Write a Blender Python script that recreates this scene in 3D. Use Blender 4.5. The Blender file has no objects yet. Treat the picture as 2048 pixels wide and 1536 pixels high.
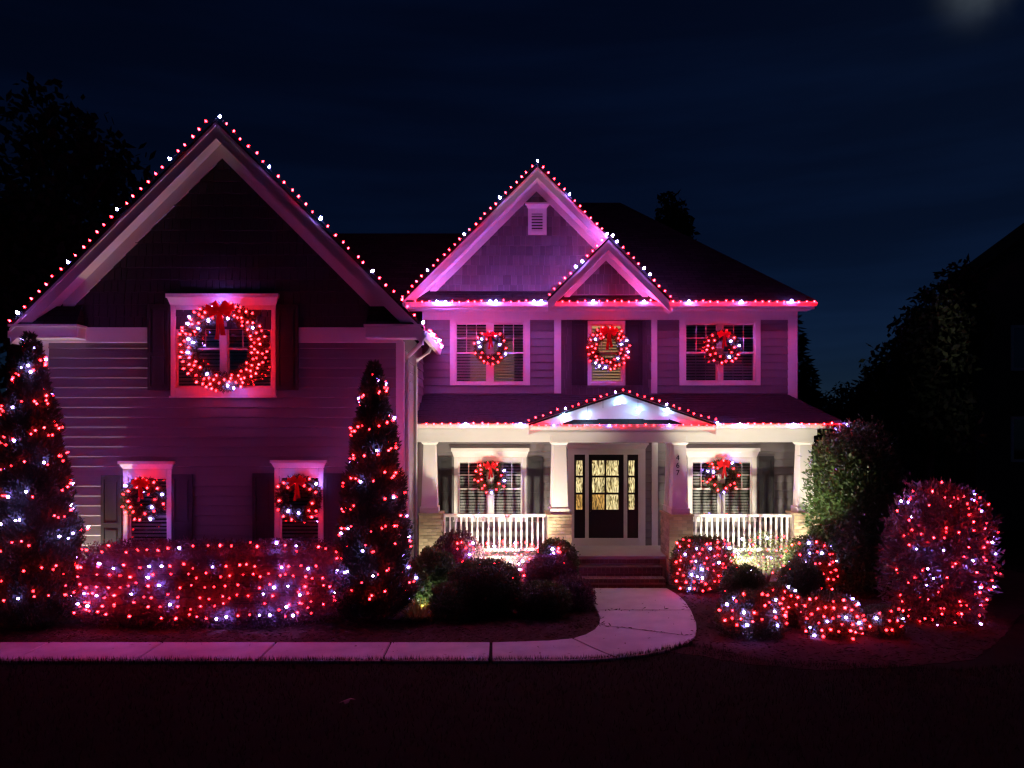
import bpy, math, random
import numpy as np
from mathutils import Vector, Quaternion
R = math.radians
random.seed(7); rng = np.random.default_rng(7)
SC = bpy.context.scene; COL = SC.collection

# ------------------------------------------------------------------ camera
F, CX, CY, EYE = 1539.0, 1000.0, 850.0, 3.7          # focal length and vanishing point in photo pixels, eye height
cam = bpy.data.cameras.new('camera'); camo = bpy.data.objects.new('camera', cam); COL.objects.link(camo)
cam.sensor_width = 36; cam.lens = F / 2048 * 36
cam.shift_x = (1024 - CX) / 2048; cam.shift_y = (CY - 768) / 2048
cam.clip_end = 2000; camo.location = (0, 0, EYE); camo.rotation_euler = (R(90), 0, 0)
SC.camera = camo

# ------------------------------------------------------------------ sky, moon
MOON_AZ, MOON_EL = 32.3, 26.4
md = Vector((math.sin(R(MOON_AZ)) * math.cos(R(MOON_EL)), math.cos(R(MOON_AZ)) * math.cos(R(MOON_EL)), math.sin(R(MOON_EL))))
W = bpy.data.worlds.new('World'); SC.world = W; W.use_nodes = True
nt = W.node_tree; N = nt.nodes; L = nt.links; N.clear()
out = N.new('ShaderNodeOutputWorld'); bg = N.new('ShaderNodeBackground'); L.new(bg.outputs[0], out.inputs[0])
sky = N.new('ShaderNodeTexSky'); sky.sky_type = 'NISHITA'; sky.sun_disc = False
sky.sun_elevation = R(MOON_EL); sky.sun_rotation = R(MOON_AZ); sky.air_density = 1.0; sky.dust_density = 0.1; sky.ozone_density = 4.0
tc = N.new('ShaderNodeTexCoord')
tint = N.new('ShaderNodeMix'); tint.data_type = 'RGBA'; tint.blend_type = 'MULTIPLY'; tint.inputs[0].default_value = 1
L.new(sky.outputs[0], tint.inputs[6]); tint.inputs[7].default_value = (0.20, 0.42, 1.0, 1)
mp = N.new('ShaderNodeMapping'); mp.inputs['Scale'].default_value = (1.6, 1.6, 14); L.new(tc.outputs['Generated'], mp.inputs[0])
cn = N.new('ShaderNodeTexNoise'); cn.inputs['Scale'].default_value = 1.7; cn.inputs['Detail'].default_value = 5; L.new(mp.outputs[0], cn.inputs[0])
cr = N.new('ShaderNodeMapRange'); cr.inputs[1].default_value = 0.42; cr.inputs[2].default_value = 0.7
cr.inputs[3].default_value = 0.9; cr.inputs[4].default_value = 1.3; L.new(cn.outputs[0], cr.inputs[0])
cl = N.new('ShaderNodeVectorMath'); cl.operation = 'SCALE'; sx = N.new('ShaderNodeSeparateXYZ'); L.new(tc.outputs['Generated'], sx.inputs[0])      # town glow low over the horizon
hg = N.new('ShaderNodeMapRange'); hg.inputs[1].default_value = 0.0; hg.inputs[2].default_value = 0.22; hg.inputs[3].default_value = 1.9; hg.inputs[4].default_value = 1.0; L.new(sx.outputs[2], hg.inputs[0])
hs = N.new('ShaderNodeVectorMath'); hs.operation = 'SCALE'; L.new(tint.outputs[2], hs.inputs[0]); L.new(hg.outputs[0], hs.inputs[3]); L.new(hs.outputs[0], cl.inputs[0]); L.new(cr.outputs[0], cl.inputs[3])
dt = N.new('ShaderNodeVectorMath'); dt.operation = 'DOT_PRODUCT'; L.new(tc.outputs['Generated'], dt.inputs[0]); dt.inputs[1].default_value = md
pw = N.new('ShaderNodeMath'); pw.operation = 'POWER'; L.new(dt.outputs['Value'], pw.inputs[0]); pw.inputs[1].default_value = 2600
cn2 = N.new('ShaderNodeTexNoise'); cn2.inputs['Scale'].default_value = 9; cn2.inputs['Detail'].default_value = 5; L.new(tc.outputs['Generated'], cn2.inputs[0])
gm = N.new('ShaderNodeMath'); gm.operation = 'MULTIPLY'; L.new(pw.outputs[0], gm.inputs[0]); mr2 = N.new('ShaderNodeMapRange'); mr2.inputs[1].default_value = .35; mr2.inputs[2].default_value = .65; L.new(cn2.outputs[0], mr2.inputs[0]); L.new(mr2.outputs[0], gm.inputs[1])
gs = N.new('ShaderNodeVectorMath'); gs.operation = 'SCALE'; gs.inputs[0].default_value = (55, 68, 76); L.new(gm.outputs[0], gs.inputs[3])
ad = N.new('ShaderNodeVectorMath'); ad.operation = 'ADD'; L.new(cl.outputs[0], ad.inputs[0]); L.new(gs.outputs[0], ad.inputs[1])
L.new(ad.outputs[0], bg.inputs[0]); bg.inputs[1].default_value = 0.0020
sl = bpy.data.lights.new('moon', 'SUN'); sl.energy = 0.006; sl.angle = R(0.5); sl.color = (0.8, 0.9, 1)
so = bpy.data.objects.new('moon', sl); COL.objects.link(so); so.rotation_euler = md.to_track_quat('Z', 'Y').to_euler()

SC.view_settings.view_transform = 'Standard'; SC.view_settings.look = 'None'
SC.view_settings.exposure = 0; SC.view_settings.gamma = 1; SC.view_settings.use_curve_mapping = False
SC.render.engine = 'CYCLES'; cy = SC.cycles
cy.use_denoising = True; cy.denoiser = 'OPENIMAGEDENOISE'; cy.use_light_tree = True
cy.max_bounces = 5; cy.diffuse_bounces = 3; cy.glossy_bounces = 3; cy.transparent_max_bounces = 10
cy.sample_clamp_indirect = 4; cy.caustics_reflective = False; cy.caustics_refractive = False
cy.filter_width = 1.35

# ------------------------------------------------------------------ light levels
RED = (1.0, 0.009, 0.013); RED_L = 56.0
WHT = (0.28, 0.17, 1.0); WHT_L = 150.0
WARM = (1.0, 0.93, 0.68)

# ------------------------------------------------------------------ pixel helpers (a pixel plus a known depth)
def X(px, d): return (px - CX) * d / F
def Z(py, d): return EYE - (py - CY) * d / F
def P(px, py, d): return Vector((X(px, d), d, Z(py, d)))
def G(px, py, z=0.0):
    d = (EYE - z) * F / (py - CY); return Vector((X(px, d), d, z))

# ------------------------------------------------------------------ materials
def nd(t, k): return t.nodes.new(k)
def mat(name, col, rough=0.6, var=0.15, scale=6.0, bump=0.0, bscale=40.0, rnd=0.0, stretch=None, spec=0.4, sheen=0):
    m = bpy.data.materials.new(name); m.use_nodes = True; t = m.node_tree; b = t.nodes['Principled BSDF']
    tcn = nd(t, 'ShaderNodeTexCoord'); src = tcn.outputs['Object']
    if stretch:
        mpn = nd(t, 'ShaderNodeMapping'); mpn.inputs['Scale'].default_value = stretch; t.links.new(src, mpn.inputs[0]); src = mpn.outputs[0]
    n = nd(t, 'ShaderNodeTexNoise'); n.inputs['Scale'].default_value = scale; n.inputs['Detail'].default_value = 6; t.links.new(src, n.inputs[0])
    mx = nd(t, 'ShaderNodeMix'); mx.data_type = 'RGBA'; t.links.new(n.outputs[0], mx.inputs[0])
    mx.inputs[6].default_value = (*[c * (1 - var) for c in col], 1); mx.inputs[7].default_value = (*[min(1, c * (1 + var)) for c in col], 1)
    colo = mx.outputs[2]
    if rnd:
        oi = nd(t, 'ShaderNodeObjectInfo'); mr = nd(t, 'ShaderNodeMapRange'); mr.inputs[3].default_value = 1 - rnd; mr.inputs[4].default_value = 1 + rnd
        t.links.new(oi.outputs['Random'], mr.inputs[0]); sc = nd(t, 'ShaderNodeVectorMath'); sc.operation = 'SCALE'
        t.links.new(colo, sc.inputs[0]); t.links.new(mr.outputs[0], sc.inputs[3]); colo = sc.outputs[0]
    t.links.new(colo, b.inputs['Base Color']); b.inputs['Roughness'].default_value = rough
    b.inputs['Specular IOR Level'].default_value = spec
    if sheen: b.inputs['Sheen Weight'].default_value = sheen
    if bump:
        n2 = nd(t, 'ShaderNodeTexNoise'); n2.inputs['Scale'].default_value = bscale; n2.inputs['Detail'].default_value = 4; t.links.new(src, n2.inputs[0])
        bp = nd(t, 'ShaderNodeBump'); bp.inputs['Strength'].default_value = bump; bp.inputs['Distance'].default_value = 0.01
        t.links.new(n2.outputs[0], bp.inputs['Height']); t.links.new(bp.outputs[0], b.inputs['Normal'])
    return m
def translucent(k, f):
    t = M[k].node_tree; b = t.nodes['Principled BSDF']; o = t.nodes['Material Output']; tr = nd(t, 'ShaderNodeBsdfTranslucent'); ms = nd(t, 'ShaderNodeMixShader'); ms.inputs[0].default_value = f
    t.links.new(b.inputs['Base Color'].links[0].from_socket, tr.inputs[0]); t.links.new(b.outputs[0], ms.inputs[1]); t.links.new(tr.outputs[0], ms.inputs[2]); t.links.new(ms.outputs[0], o.inputs[0])
def emit(name, col, strength, vary=0):
    m = bpy.data.materials.new(name); m.use_nodes = True; t = m.node_tree; t.nodes.clear()
    o = nd(t, 'ShaderNodeOutputMaterial'); e = nd(t, 'ShaderNodeEmission'); e.inputs[0].default_value = (*col, 1); e.inputs[1].default_value = strength
    if vary:
        oi = nd(t, 'ShaderNodeObjectInfo'); mr = nd(t, 'ShaderNodeMapRange'); mr.inputs[3].default_value = strength*(1-vary); mr.inputs[4].default_value = strength*(1+vary)
        t.links.new(oi.outputs['Random'], mr.inputs[0]); t.links.new(mr.outputs[0], e.inputs[1])
    t.links.new(e.outputs[0], o.inputs[0]); return m
M = {}
M['siding'] = mat('painted_siding', (0.19, 0.168, 0.176), 0.6, 0.1, 5, 0.35, 9, 0.05, (0.35, 6, 14))
M['shake'] = mat('painted_shakes', (0.115, 0.10, 0.107), 0.7, 0.15, 5, 0.4, 9, 0.24, (9, 6, 0.8))
M['shingle'] = mat('charcoal_shingle_tabs', (0.045, 0.040, 0.042), 0.95, 0.45, 9, 0.4, 80, spec=.15)
M['shaded_shake'] = mat('shakes_with_painted_shade', (0.05, 0.046, 0.048), 0.75, 0.15, 5, 0.4, 9, 0.2, (9, 6, 0.8))  # wing gable: shake colour darkened, the unlit gable's shade painted in
M['trim'] = mat('white_trim_paint', (0.72, 0.70, 0.68), 0.5, 0.05, 3, 0.05, 30)
M['column'] = mat('white_column_paint', (0.74, 0.71, 0.68), 0.5, 0.04, 3)
M['shutter'] = mat('dark_shutter_paint', (0.035, 0.033, 0.036), 0.45, 0.15, 6)
M['door'] = mat('black_door_paint', (0.012, 0.010, 0.011), 0.35, 0.15, 6)
M['metal'] = mat('dark_bronze_metal', (0.03, 0.025, 0.02), 0.35, 0.15, 9)
M['number'] = mat('black_number_metal', (0.006, 0.006, 0.006), 0.9, 0.1, 9)
M['wire'] = mat('green_wire', (0.012, 0.03, 0.015), 0.6, 0.1, 9)
M['ribbon'] = mat('red_velvet_ribbon', (0.85, 0.010, 0.028), 0.6, 0.2, 14, 0.2, 60, sheen=0.4)
M['bulb_red'] = emit('red_bulb_glass', RED, RED_L, .55)
M['bulb_white'] = emit('cool_white_bulb_glass', WHT, WHT_L, .5)
M['icicle_white'] = emit('icicle_white_bulb_glass', (0.30, 0.60, 1.0), WHT_L*1.25)
M['roof_bulb_red'] = emit('large_red_bulb_glass', (RED[0], RED[1]*.45, RED[2]*.6), RED_L*4.3, .4)
M['roof_bulb_white'] = emit('large_cool_white_bulb_glass', WHT, WHT_L*4.6, .35)
M['mortar'] = mat('mortar', (0.36, 0.32, 0.26), 0.9, 0.2, 20, 0.3)
M['brick'] = mat('tan_brick', (0.43, 0.34, 0.22), 0.85, 0.3, 12, 0.5, 60, 0.3)
M['brick_step'] = mat('red_brown_brick', (0.15, 0.092, 0.075), 0.85, 0.35, 9, 0.5, 50, 0.3)
M['concrete'] = mat('walk_concrete', (0.39, 0.37, 0.355), 0.85, 0.36, 2.6, 0.35, 70, 0.05)
M['porchfloor'] = mat('porch_concrete', (0.42, 0.38, 0.36), 0.8, 0.12, 3, 0.2)
M['mulch'] = mat('mulch', (0.060, 0.036, 0.028), 0.95, 0.5, 7, 0.9, 45, spec=0.0)
M['chip'] = mat('mulch_chips', (0.10, 0.062, 0.045), 0.95, 0.5, 3, 0, spec=0.0)
M['lawn'] = mat('lawn_soil', (0.024, 0.022, 0.014), 0.95, 0.5, 3, 0.8, 60, spec=0.0)
M['grass'] = mat('grass_blades', (0.055, 0.058, 0.034), 0.8, 0.5, 2, spec=0.0)
M['conifer'] = mat('conifer_foliage', (0.045, 0.070, 0.034), 0.7, 0.45, 5)
M['boxwood'] = mat('boxwood_leaves', (0.075, 0.105, 0.038), 0.45, 0.4, 6, spec=0.5)
M['holly'] = mat('holly_leaves', (0.075, 0.135, 0.04), 0.32, 0.4, 6, spec=0.6)
M['purpleleaf'] = mat('purple_leaf_shrub', (0.13, 0.065, 0.08), 0.5, 0.4, 6)
M['eggleaf'] = mat('glossy_dark_leaves', (0.12, 0.085, 0.08), 0.32, 0.4, 6, spec=0.6)
M['yellowgrass'] = mat('yellow_sedge', (0.30, 0.24, 0.03), 0.6, 0.35, 6)
M['wreath'] = mat('wreath_needles', (0.065, 0.075, 0.04), 0.6, 0.4, 9)
M['bark'] = mat('bark', (0.06, 0.045, 0.035), 0.9, 0.4, 8, 0.7, 20)
M['fartree'] = mat('night_tree_foliage', (0.03, 0.04, 0.022), 0.8, 0.4, 1.5)
M['farwall'] = mat('neighbour_brick_wall', (0.12, 0.085, 0.07), 0.9, 0.2, 4)
M['blind'] = mat('white_blind_slats', (0.68, 0.65, 0.62), 0.6, 0.05, 3)
M['dark'] = mat('unlit_room', (0.012, 0.010, 0.011), 0.9, 0.1, 3)
M['deadleaf'] = mat('pale_dead_leaf', (0.50, 0.40, 0.34), 0.7, 0.2, 20)
M['roomlit'] = emit('lit_room', (1.0, 0.62, 0.26), 0.75)
M['roomdim'] = emit('dimly_lit_room', (1.0, 0.60, 0.30), 0.30)

for k_, f_ in (('ribbon', .6), ('boxwood', .3), ('holly', .25), ('purpleleaf', .3), ('eggleaf', .25), ('conifer', .2), ('yellowgrass', .3), ('wreath', .2)): translucent(k_, f_)
def roofmat():
    m = bpy.data.materials.new('asphalt_shingles'); m.use_nodes = True; t = m.node_tree; b = t.nodes['Principled BSDF']
    tcn = nd(t, 'ShaderNodeTexCoord'); br = nd(t, 'ShaderNodeTexBrick'); mpn = nd(t, 'ShaderNodeMapping')
    t.links.new(tcn.outputs['UV'], mpn.inputs[0]); t.links.new(mpn.outputs[0], br.inputs[0])
    br.inputs['Scale'].default_value = 1; br.inputs['Brick Width'].default_value = 0.32; br.inputs['Row Height'].default_value = 0.14; br.inputs['Mortar Size'].default_value = 0.008
    br.inputs['Color1'].default_value = (0.028, 0.025, 0.026, 1); br.inputs['Color2'].default_value = (0.05, 0.044, 0.045, 1); br.inputs['Mortar'].default_value = (0.012, 0.011, 0.011, 1)
    n = nd(t, 'ShaderNodeTexNoise'); n.inputs['Scale'].default_value = 60; t.links.new(tcn.outputs['UV'], n.inputs[0])
    mx = nd(t, 'ShaderNodeMix'); mx.data_type = 'RGBA'; mx.blend_type = 'MULTIPLY'; mx.inputs[0].default_value = 0.7
    t.links.new(br.outputs[0], mx.inputs[6]); t.links.new(n.outputs[1], mx.inputs[7]); t.links.new(mx.outputs[2], b.inputs['Base Color'])
    bp = nd(t, 'ShaderNodeBump'); bp.inputs['Strength'].default_value = 0.7; bp.inputs['Distance'].default_value = 0.012
    iv = nd(t, 'ShaderNodeMath'); iv.operation = 'SUBTRACT'; iv.inputs[0].default_value = 1; t.links.new(br.outputs['Fac'], iv.inputs[1])
    t.links.new(iv.outputs[0], bp.inputs['Height']); t.links.new(bp.outputs[0], b.inputs['Normal']); b.inputs['Roughness'].default_value = 0.95
    b.inputs['Specular IOR Level'].default_value = 0.15
    return m
M['roof'] = roofmat()
def glassmat():
    m = bpy.data.materials.new('window_glass'); m.use_nodes = True; t = m.node_tree; t.nodes.clear()
    o = nd(t, 'ShaderNodeOutputMaterial'); mx = nd(t, 'ShaderNodeMixShader'); tr = nd(t, 'ShaderNodeBsdfTransparent'); gl = nd(t, 'ShaderNodeBsdfGlossy')
    tr.inputs[0].default_value = (0.86, 0.87, 0.88, 1); gl.inputs['Roughness'].default_value = 0.03; fr = nd(t, 'ShaderNodeFresnel'); fr.inputs[0].default_value = 1.5
    ml = nd(t, 'ShaderNodeMath'); ml.operation = 'MULTIPLY_ADD'; ml.inputs[1].default_value = 1.5; ml.inputs[2].default_value = 0.02
    n = nd(t, 'ShaderNodeTexNoise'); n.inputs['Scale'].default_value = 3; bp = nd(t, 'ShaderNodeBump'); bp.inputs['Strength'].default_value = 0.03
    t.links.new(n.outputs[0], bp.inputs['Height']); t.links.new(bp.outputs[0], gl.inputs['Normal'])
    t.links.new(fr.outputs[0], ml.inputs[0]); t.links.new(ml.outputs[0], mx.inputs[0]); t.links.new(tr.outputs[0], mx.inputs[1]); t.links.new(gl.outputs[0], mx.inputs[2])
    t.links.new(mx.outputs[0], o.inputs[0]); return m
M['glass'] = glassmat()
def doorglass(name, ca, cb, st, dark=(0.10, 0.07, 0.03)):
    m = bpy.data.materials.new(name); m.use_nodes = True; t = m.node_tree; t.nodes.clear()
    o = nd(t, 'ShaderNodeOutputMaterial'); e = nd(t, 'ShaderNodeEmission'); g = nd(t, 'ShaderNodeBsdfGlossy'); g.inputs['Roughness'].default_value = 0.15; ms = nd(t, 'ShaderNodeMixShader'); ms.inputs[0].default_value = 0.06
    tcn = nd(t, 'ShaderNodeTexCoord'); oi = nd(t, 'ShaderNodeObjectInfo')
    av = nd(t, 'ShaderNodeVectorMath'); av.operation = 'ADD'; sv = nd(t, 'ShaderNodeVectorMath'); sv.operation = 'SCALE'
    cb3 = nd(t, 'ShaderNodeCombineXYZ'); t.links.new(oi.outputs['Random'], cb3.inputs[0]); t.links.new(oi.outputs['Random'], cb3.inputs[2])
    sv.inputs[3].default_value = 17; t.links.new(cb3.outputs[0], sv.inputs[0]); t.links.new(tcn.outputs['Object'], av.inputs[0]); t.links.new(sv.outputs[0], av.inputs[1])
    mpn = nd(t, 'ShaderNodeMapping'); mpn.inputs['Scale'].default_value = (1, 1, 0.28); t.links.new(av.outputs[0], mpn.inputs[0])
    wv = nd(t, 'ShaderNodeTexWave'); wv.bands_direction = 'X'; wv.inputs['Scale'].default_value = 5.5; wv.inputs['Distortion'].default_value = 13; wv.inputs['Detail'].default_value = 2.5; wv.inputs['Detail Scale'].default_value = 2.2
    t.links.new(mpn.outputs[0], wv.inputs[0]); rp = nd(t, 'ShaderNodeValToRGB'); t.links.new(wv.outputs[1], rp.inputs[0])
    el = rp.color_ramp.elements; el[0].position = 0.06; el[0].color = (*dark, 1); el[1].position = 0.42; el[1].color = (*ca, 1)
    q = el.new(1.0); q.color = (*cb, 1)
    n = nd(t, 'ShaderNodeTexNoise'); n.inputs['Scale'].default_value = 4; t.links.new(av.outputs[0], n.inputs[0])
    mr = nd(t, 'ShaderNodeMapRange'); mr.inputs[1].default_value = 0.3; mr.inputs[2].default_value = 0.7; mr.inputs[3].default_value = 0.55; mr.inputs[4].default_value = 1.15; t.links.new(n.outputs[0], mr.inputs[0])
    mm = nd(t, 'ShaderNodeMath'); mm.operation = 'MULTIPLY'; mm.inputs[1].default_value = st; t.links.new(mr.outputs[0], mm.inputs[0])
    t.links.new(rp.outputs[0], e.inputs[0]); t.links.new(mm.outputs[0], e.inputs[1])
    t.links.new(e.outputs[0], ms.inputs[1]); t.links.new(g.outputs[0], ms.inputs[2]); t.links.new(ms.outputs[0], o.inputs[0]); return m
M['doorglass'] = doorglass('lit_textured_door_glass', (0.62, 0.46, 0.17), (0.95, 0.80, 0.42), 1.35)
M['doorglass2'] = doorglass('lit_amber_door_glass', (0.42, 0.20, 0.04), (0.75, 0.42, 0.12), 1.2)

# ------------------------------------------------------------------ mesh helpers
WP = {}                                               # world position of each object's origin
class MB:
    def __init__(s): s.v = []; s.f = []
    def add(s, vs, fs):
        o = len(s.v); s.v += [tuple(v) for v in vs]; s.f += [tuple(i + o for i in f) for f in fs]; return s
    def box(s, x0, x1, y0, y1, z0, z1):
        return s.add([(x0,y0,z0),(x1,y0,z0),(x1,y1,z0),(x0,y1,z0),(x0,y0,z1),(x1,y0,z1),(x1,y1,z1),(x0,y1,z1)],
                     [(0,3,2,1),(4,5,6,7),(0,1,5,4),(1,2,6,5),(2,3,7,6),(3,0,4,7)])
    def frust(s, x0, x1, y0, y1, z0, X0, X1, Y0, Y1, z1):
        return s.add([(x0,y0,z0),(x1,y0,z0),(x1,y1,z0),(x0,y1,z0),(X0,Y0,z1),(X1,Y0,z1),(X1,Y1,z1),(X0,Y1,z1)],
                     [(0,3,2,1),(4,5,6,7),(0,1,5,4),(1,2,6,5),(2,3,7,6),(3,0,4,7)])
    def prism(s, poly, y0, y1):                        # polygon in x,z (counter-clockwise seen from -y) pushed along y
        n = len(poly); vs = [(x, y0, z) for x, z in poly] + [(x, y1, z) for x, z in poly]
        fs = [tuple(range(n)), tuple(range(2*n-1, n-1, -1))] + [(i, i+n, (i+1) % n + n, (i+1) % n) for i in range(n)]
        return s.add(vs, fs)
    def slabz(s, poly, z0, z1):                        # polygon in x,y pushed along z
        n = len(poly); vs = [(x, y, z0) for x, y in poly] + [(x, y, z1) for x, y in poly]
        fs = [tuple(range(n-1, -1, -1)), tuple(range(n, 2*n))] + [(i, (i+1) % n, (i+1) % n + n, i+n) for i in range(n)]
        return s.add(vs, fs)
    def slab4(s, a, b, c, d, t):                       # sloping quad a,b,c,d (top) with thickness t downwards
        vs = [Vector(p) for p in (a, b, c, d)]; vs2 = [p - Vector((0, 0, t)) for p in vs]
        return s.add(vs + vs2, [(0,1,2,3),(7,6,5,4),(0,4,5,1),(1,5,6,2),(2,6,7,3),(3,7,4,0)])
    def tube(s, pts, r, n=6, cap=True):
        pts = [Vector(p) for p in pts]; rs = r if isinstance(r, (list, tuple)) else [r] * len(pts); o = len(s.v)
        for i, p in enumerate(pts):
            t = (pts[min(i+1, len(pts)-1)] - pts[max(i-1, 0)]); t = t.normalized() if t.length > 1e-9 else Vector((0,0,1))
            a = t.orthogonal().normalized() if abs(t.z) < 0.9 else t.cross(Vector((0,1,0))).normalized(); b = t.cross(a)
            s.v += [tuple(p + (a*math.cos(2*math.pi*k/n) + b*math.sin(2*math.pi*k/n)) * rs[i]) for k in range(n)]
        for i in range(len(pts)-1):
            for k in range(n): s.f.append((o+i*n+k, o+i*n+(k+1) % n, o+(i+1)*n+(k+1) % n, o+(i+1)*n+k))
        if cap: s.f.append(tuple(o+k for k in range(n-1, -1, -1))); e = o+(len(pts)-1)*n; s.f.append(tuple(e+k for k in range(n)))
        return s
    def lathe(s, prof, c=(0,0,0), n=12):
        o = len(s.v)
        for r, z in prof: s.v += [(c[0]+r*math.cos(2*math.pi*k/n), c[1]+r*math.sin(2*math.pi*k/n), c[2]+z) for k in range(n)]
        for i in range(len(prof)-1):
            for k in range(n): s.f.append((o+i*n+k, o+i*n+(k+1) % n, o+(i+1)*n+(k+1) % n, o+(i+1)*n+k))
        s.f.append(tuple(o+k for k in range(n-1, -1, -1))); e = o+(len(prof)-1)*n; s.f.append(tuple(e+k for k in range(n)))
        return s
    def mesh(s, name, m, off=(0,0,0), smooth=False):
        me = bpy.data.meshes.new(name); me.from_pydata([(a-off[0], b-off[1], c-off[2]) for a, b, c in s.v], [], s.f)
        me.materials.append(M[m] if isinstance(m, str) else m)
        if smooth: me.polygons.foreach_set('use_smooth', [True] * len(me.polygons))
        me.update(); return me
    def build(s, name, m, parent=None, smooth=False, kind=None, origin=None, bevel=0):
        if origin is None:
            a = np.array(s.v); lo = a.min(0); hi = a.max(0); origin = ((lo[0]+hi[0])/2, (lo[1]+hi[1])/2, lo[2])
        o = place(name, s.mesh(name, m, origin, smooth), origin, parent)
        if kind: o['kind'] = kind
        if bevel:
            md_ = o.modifiers.new('bevel', 'BEVEL'); md_.width = bevel; md_.segments = 1; md_.limit_method = 'ANGLE'
        return o
def place(name, me, pos, parent=None, rot=None, scale=None):
    o = bpy.data.objects.new(name, me); COL.objects.link(o); pos = Vector(pos); WP[o.name] = pos
    if parent is not None: o.parent = parent; o.location = pos - WP[parent.name]
    else: o.location = pos
    if rot is not None: o.rotation_mode = 'QUATERNION'; o.rotation_quaternion = rot
    if scale is not None: o.scale = (scale, scale, scale) if not isinstance(scale, tuple) else scale
    return o
def tag(o, label, cat, group=None):
    o['label'] = label; o['category'] = cat
    if group: o['group'] = group
    return o
def thing(name, pos, label, cat, group=None): return tag(place(name, None, pos), label, cat, group)
def struct(o): o['kind'] = 'structure'; return o
def uv_xy(o, ax=(0, 1)):                               # planar UVs in metres, v up the slope
    me = o.data; uv = me.uv_layers.new(name='UVMap')
    for p in me.polygons:
        n = p.normal; v = Vector((0,0,1)) - n * n.z
        v = v.normalized() if v.length > 1e-4 else Vector((0,1,0)); u = v.cross(n)
        for li in p.loop_indices:
            c = me.vertices[me.loops[li].vertex_index].co; uv.data[li].uv = (c.dot(u), c.dot(v))
def fast_mesh(name, V, Fq, m):                         # V (n,3) and Fq (k,4 or 3) numpy
    me = bpy.data.meshes.new(name); k, q = Fq.shape
    me.vertices.add(len(V)); me.vertices.foreach_set('co', V.astype(np.float32).ravel())
    me.loops.add(k*q); me.loops.foreach_set('vertex_index', Fq.astype(np.int32).ravel())
    me.polygons.add(k); me.polygons.foreach_set('loop_start', np.arange(0, k*q, q, dtype=np.int32))
    me.materials.append(M[m] if isinstance(m, str) else m); me.update(calc_edges=True); me.validate(); return me

# ------------------------------------------------------------------ ground, walk, beds
lawn = struct(MB().add([(-400,-60,0),(400,-60,0),(400,700,0),(-400,700,0)], [(0,1,2,3)]).build('lawn', 'lawn'))
bedpts = [(-14,12.96),(-1.0,12.96)] + [tuple(G(x, y)[:2]) for x, y in ((1050,1284),(1145,1278),(1250,1292),(1330,1303),(1400,1312),(1500,1330),(1650,1342),(1800,1335),(1950,1320),(2010,1270),(2040,1230))] + [(13,17),(13,19.6),(-14,19.6)]
def jag(poly, step=.09, amp=.035):
    o_ = []
    for i, p in enumerate(poly):
        q = poly[(i+1) % len(poly)]; L_ = math.dist(p, q); n_ = max(1, int(L_/step)) if 11 < p[1] < 14.5 and 11 < q[1] < 14.5 else 1
        for k in range(n_): o_.append((p[0]+(q[0]-p[0])*k/n_ + (random.uniform(-amp, amp) if k else 0), p[1]+(q[1]-p[1])*k/n_ + (random.uniform(-amp, amp) if k else 0)))
    return o_
bed = struct(MB().slabz(jag(bedpts), -0.05, 0.008).build('mulch_bed', 'mulch'))
walk = struct(place('walkway', None, (0, 12.5, 0)))
px_joint = [-345, -120, 105, 330, 555, 783, 981]
slabs = []
for a, b in zip(px_joint[:-1], px_joint[1:]):
    xa, xb = X(a, 13.06), X(b, 13.06); slabs.append([(xa, 11.94), (xb, 11.94), (xb, 12.98), (xa, 12.98)])
g2 = lambda l: [tuple(G(x, y, 0.04)[:2]) for x, y in l]
slabs.append(g2([(983,1322),(1110,1322),(1180,1320),(1235,1316),(1190,1297),(1145,1276),(1100,1280),(1050,1282),(983,1284)]))
slabs.append(g2([(1235,1316),(1290,1310),(1340,1299),(1375,1285),(1391,1273),(1295,1261),(1196,1249),(1188,1258),(1170,1268),(1145,1276),(1190,1297)]))
slabs.append(g2([(1391,1273),(1395,1260),(1394,1245),(1383,1220),(1193,1220),(1199,1235),(1196,1249),(1295,1261)]))
slabs.append(g2([(1383,1220),(1372,1203),(1358,1190),(1335,1176),(1158,1176),(1168,1185),(1182,1200),(1193,1220)]))
for poly in slabs:
    c = np.mean(np.array(poly), axis=0)
    pts = []
    for p in poly:
        v = np.array(p) - c; pts.append(tuple(c + v * (1 - 0.017 / max(0.2, np.linalg.norm(v)))))
    MB().slabz(pts, -0.06, 0.04).build('slab', 'concrete', walk, bevel=0.008)

# ------------------------------------------------------------------ the house
H = thing('house', (-1, 18, 0), 'two storey grey siding house with front gables and a brick pier porch', 'house')
WD, WR = 15.66, 15.30                                  # wing wall depth, wing rake depth
MD, ME = 19.70, 19.20                                  # main wall depth, main eave depth
PD, PE = 18.10, 17.72                                  # porch beam depth, porch eave depth
WX0, WX1, WXA = -9.26, -1.984, -5.645

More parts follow.
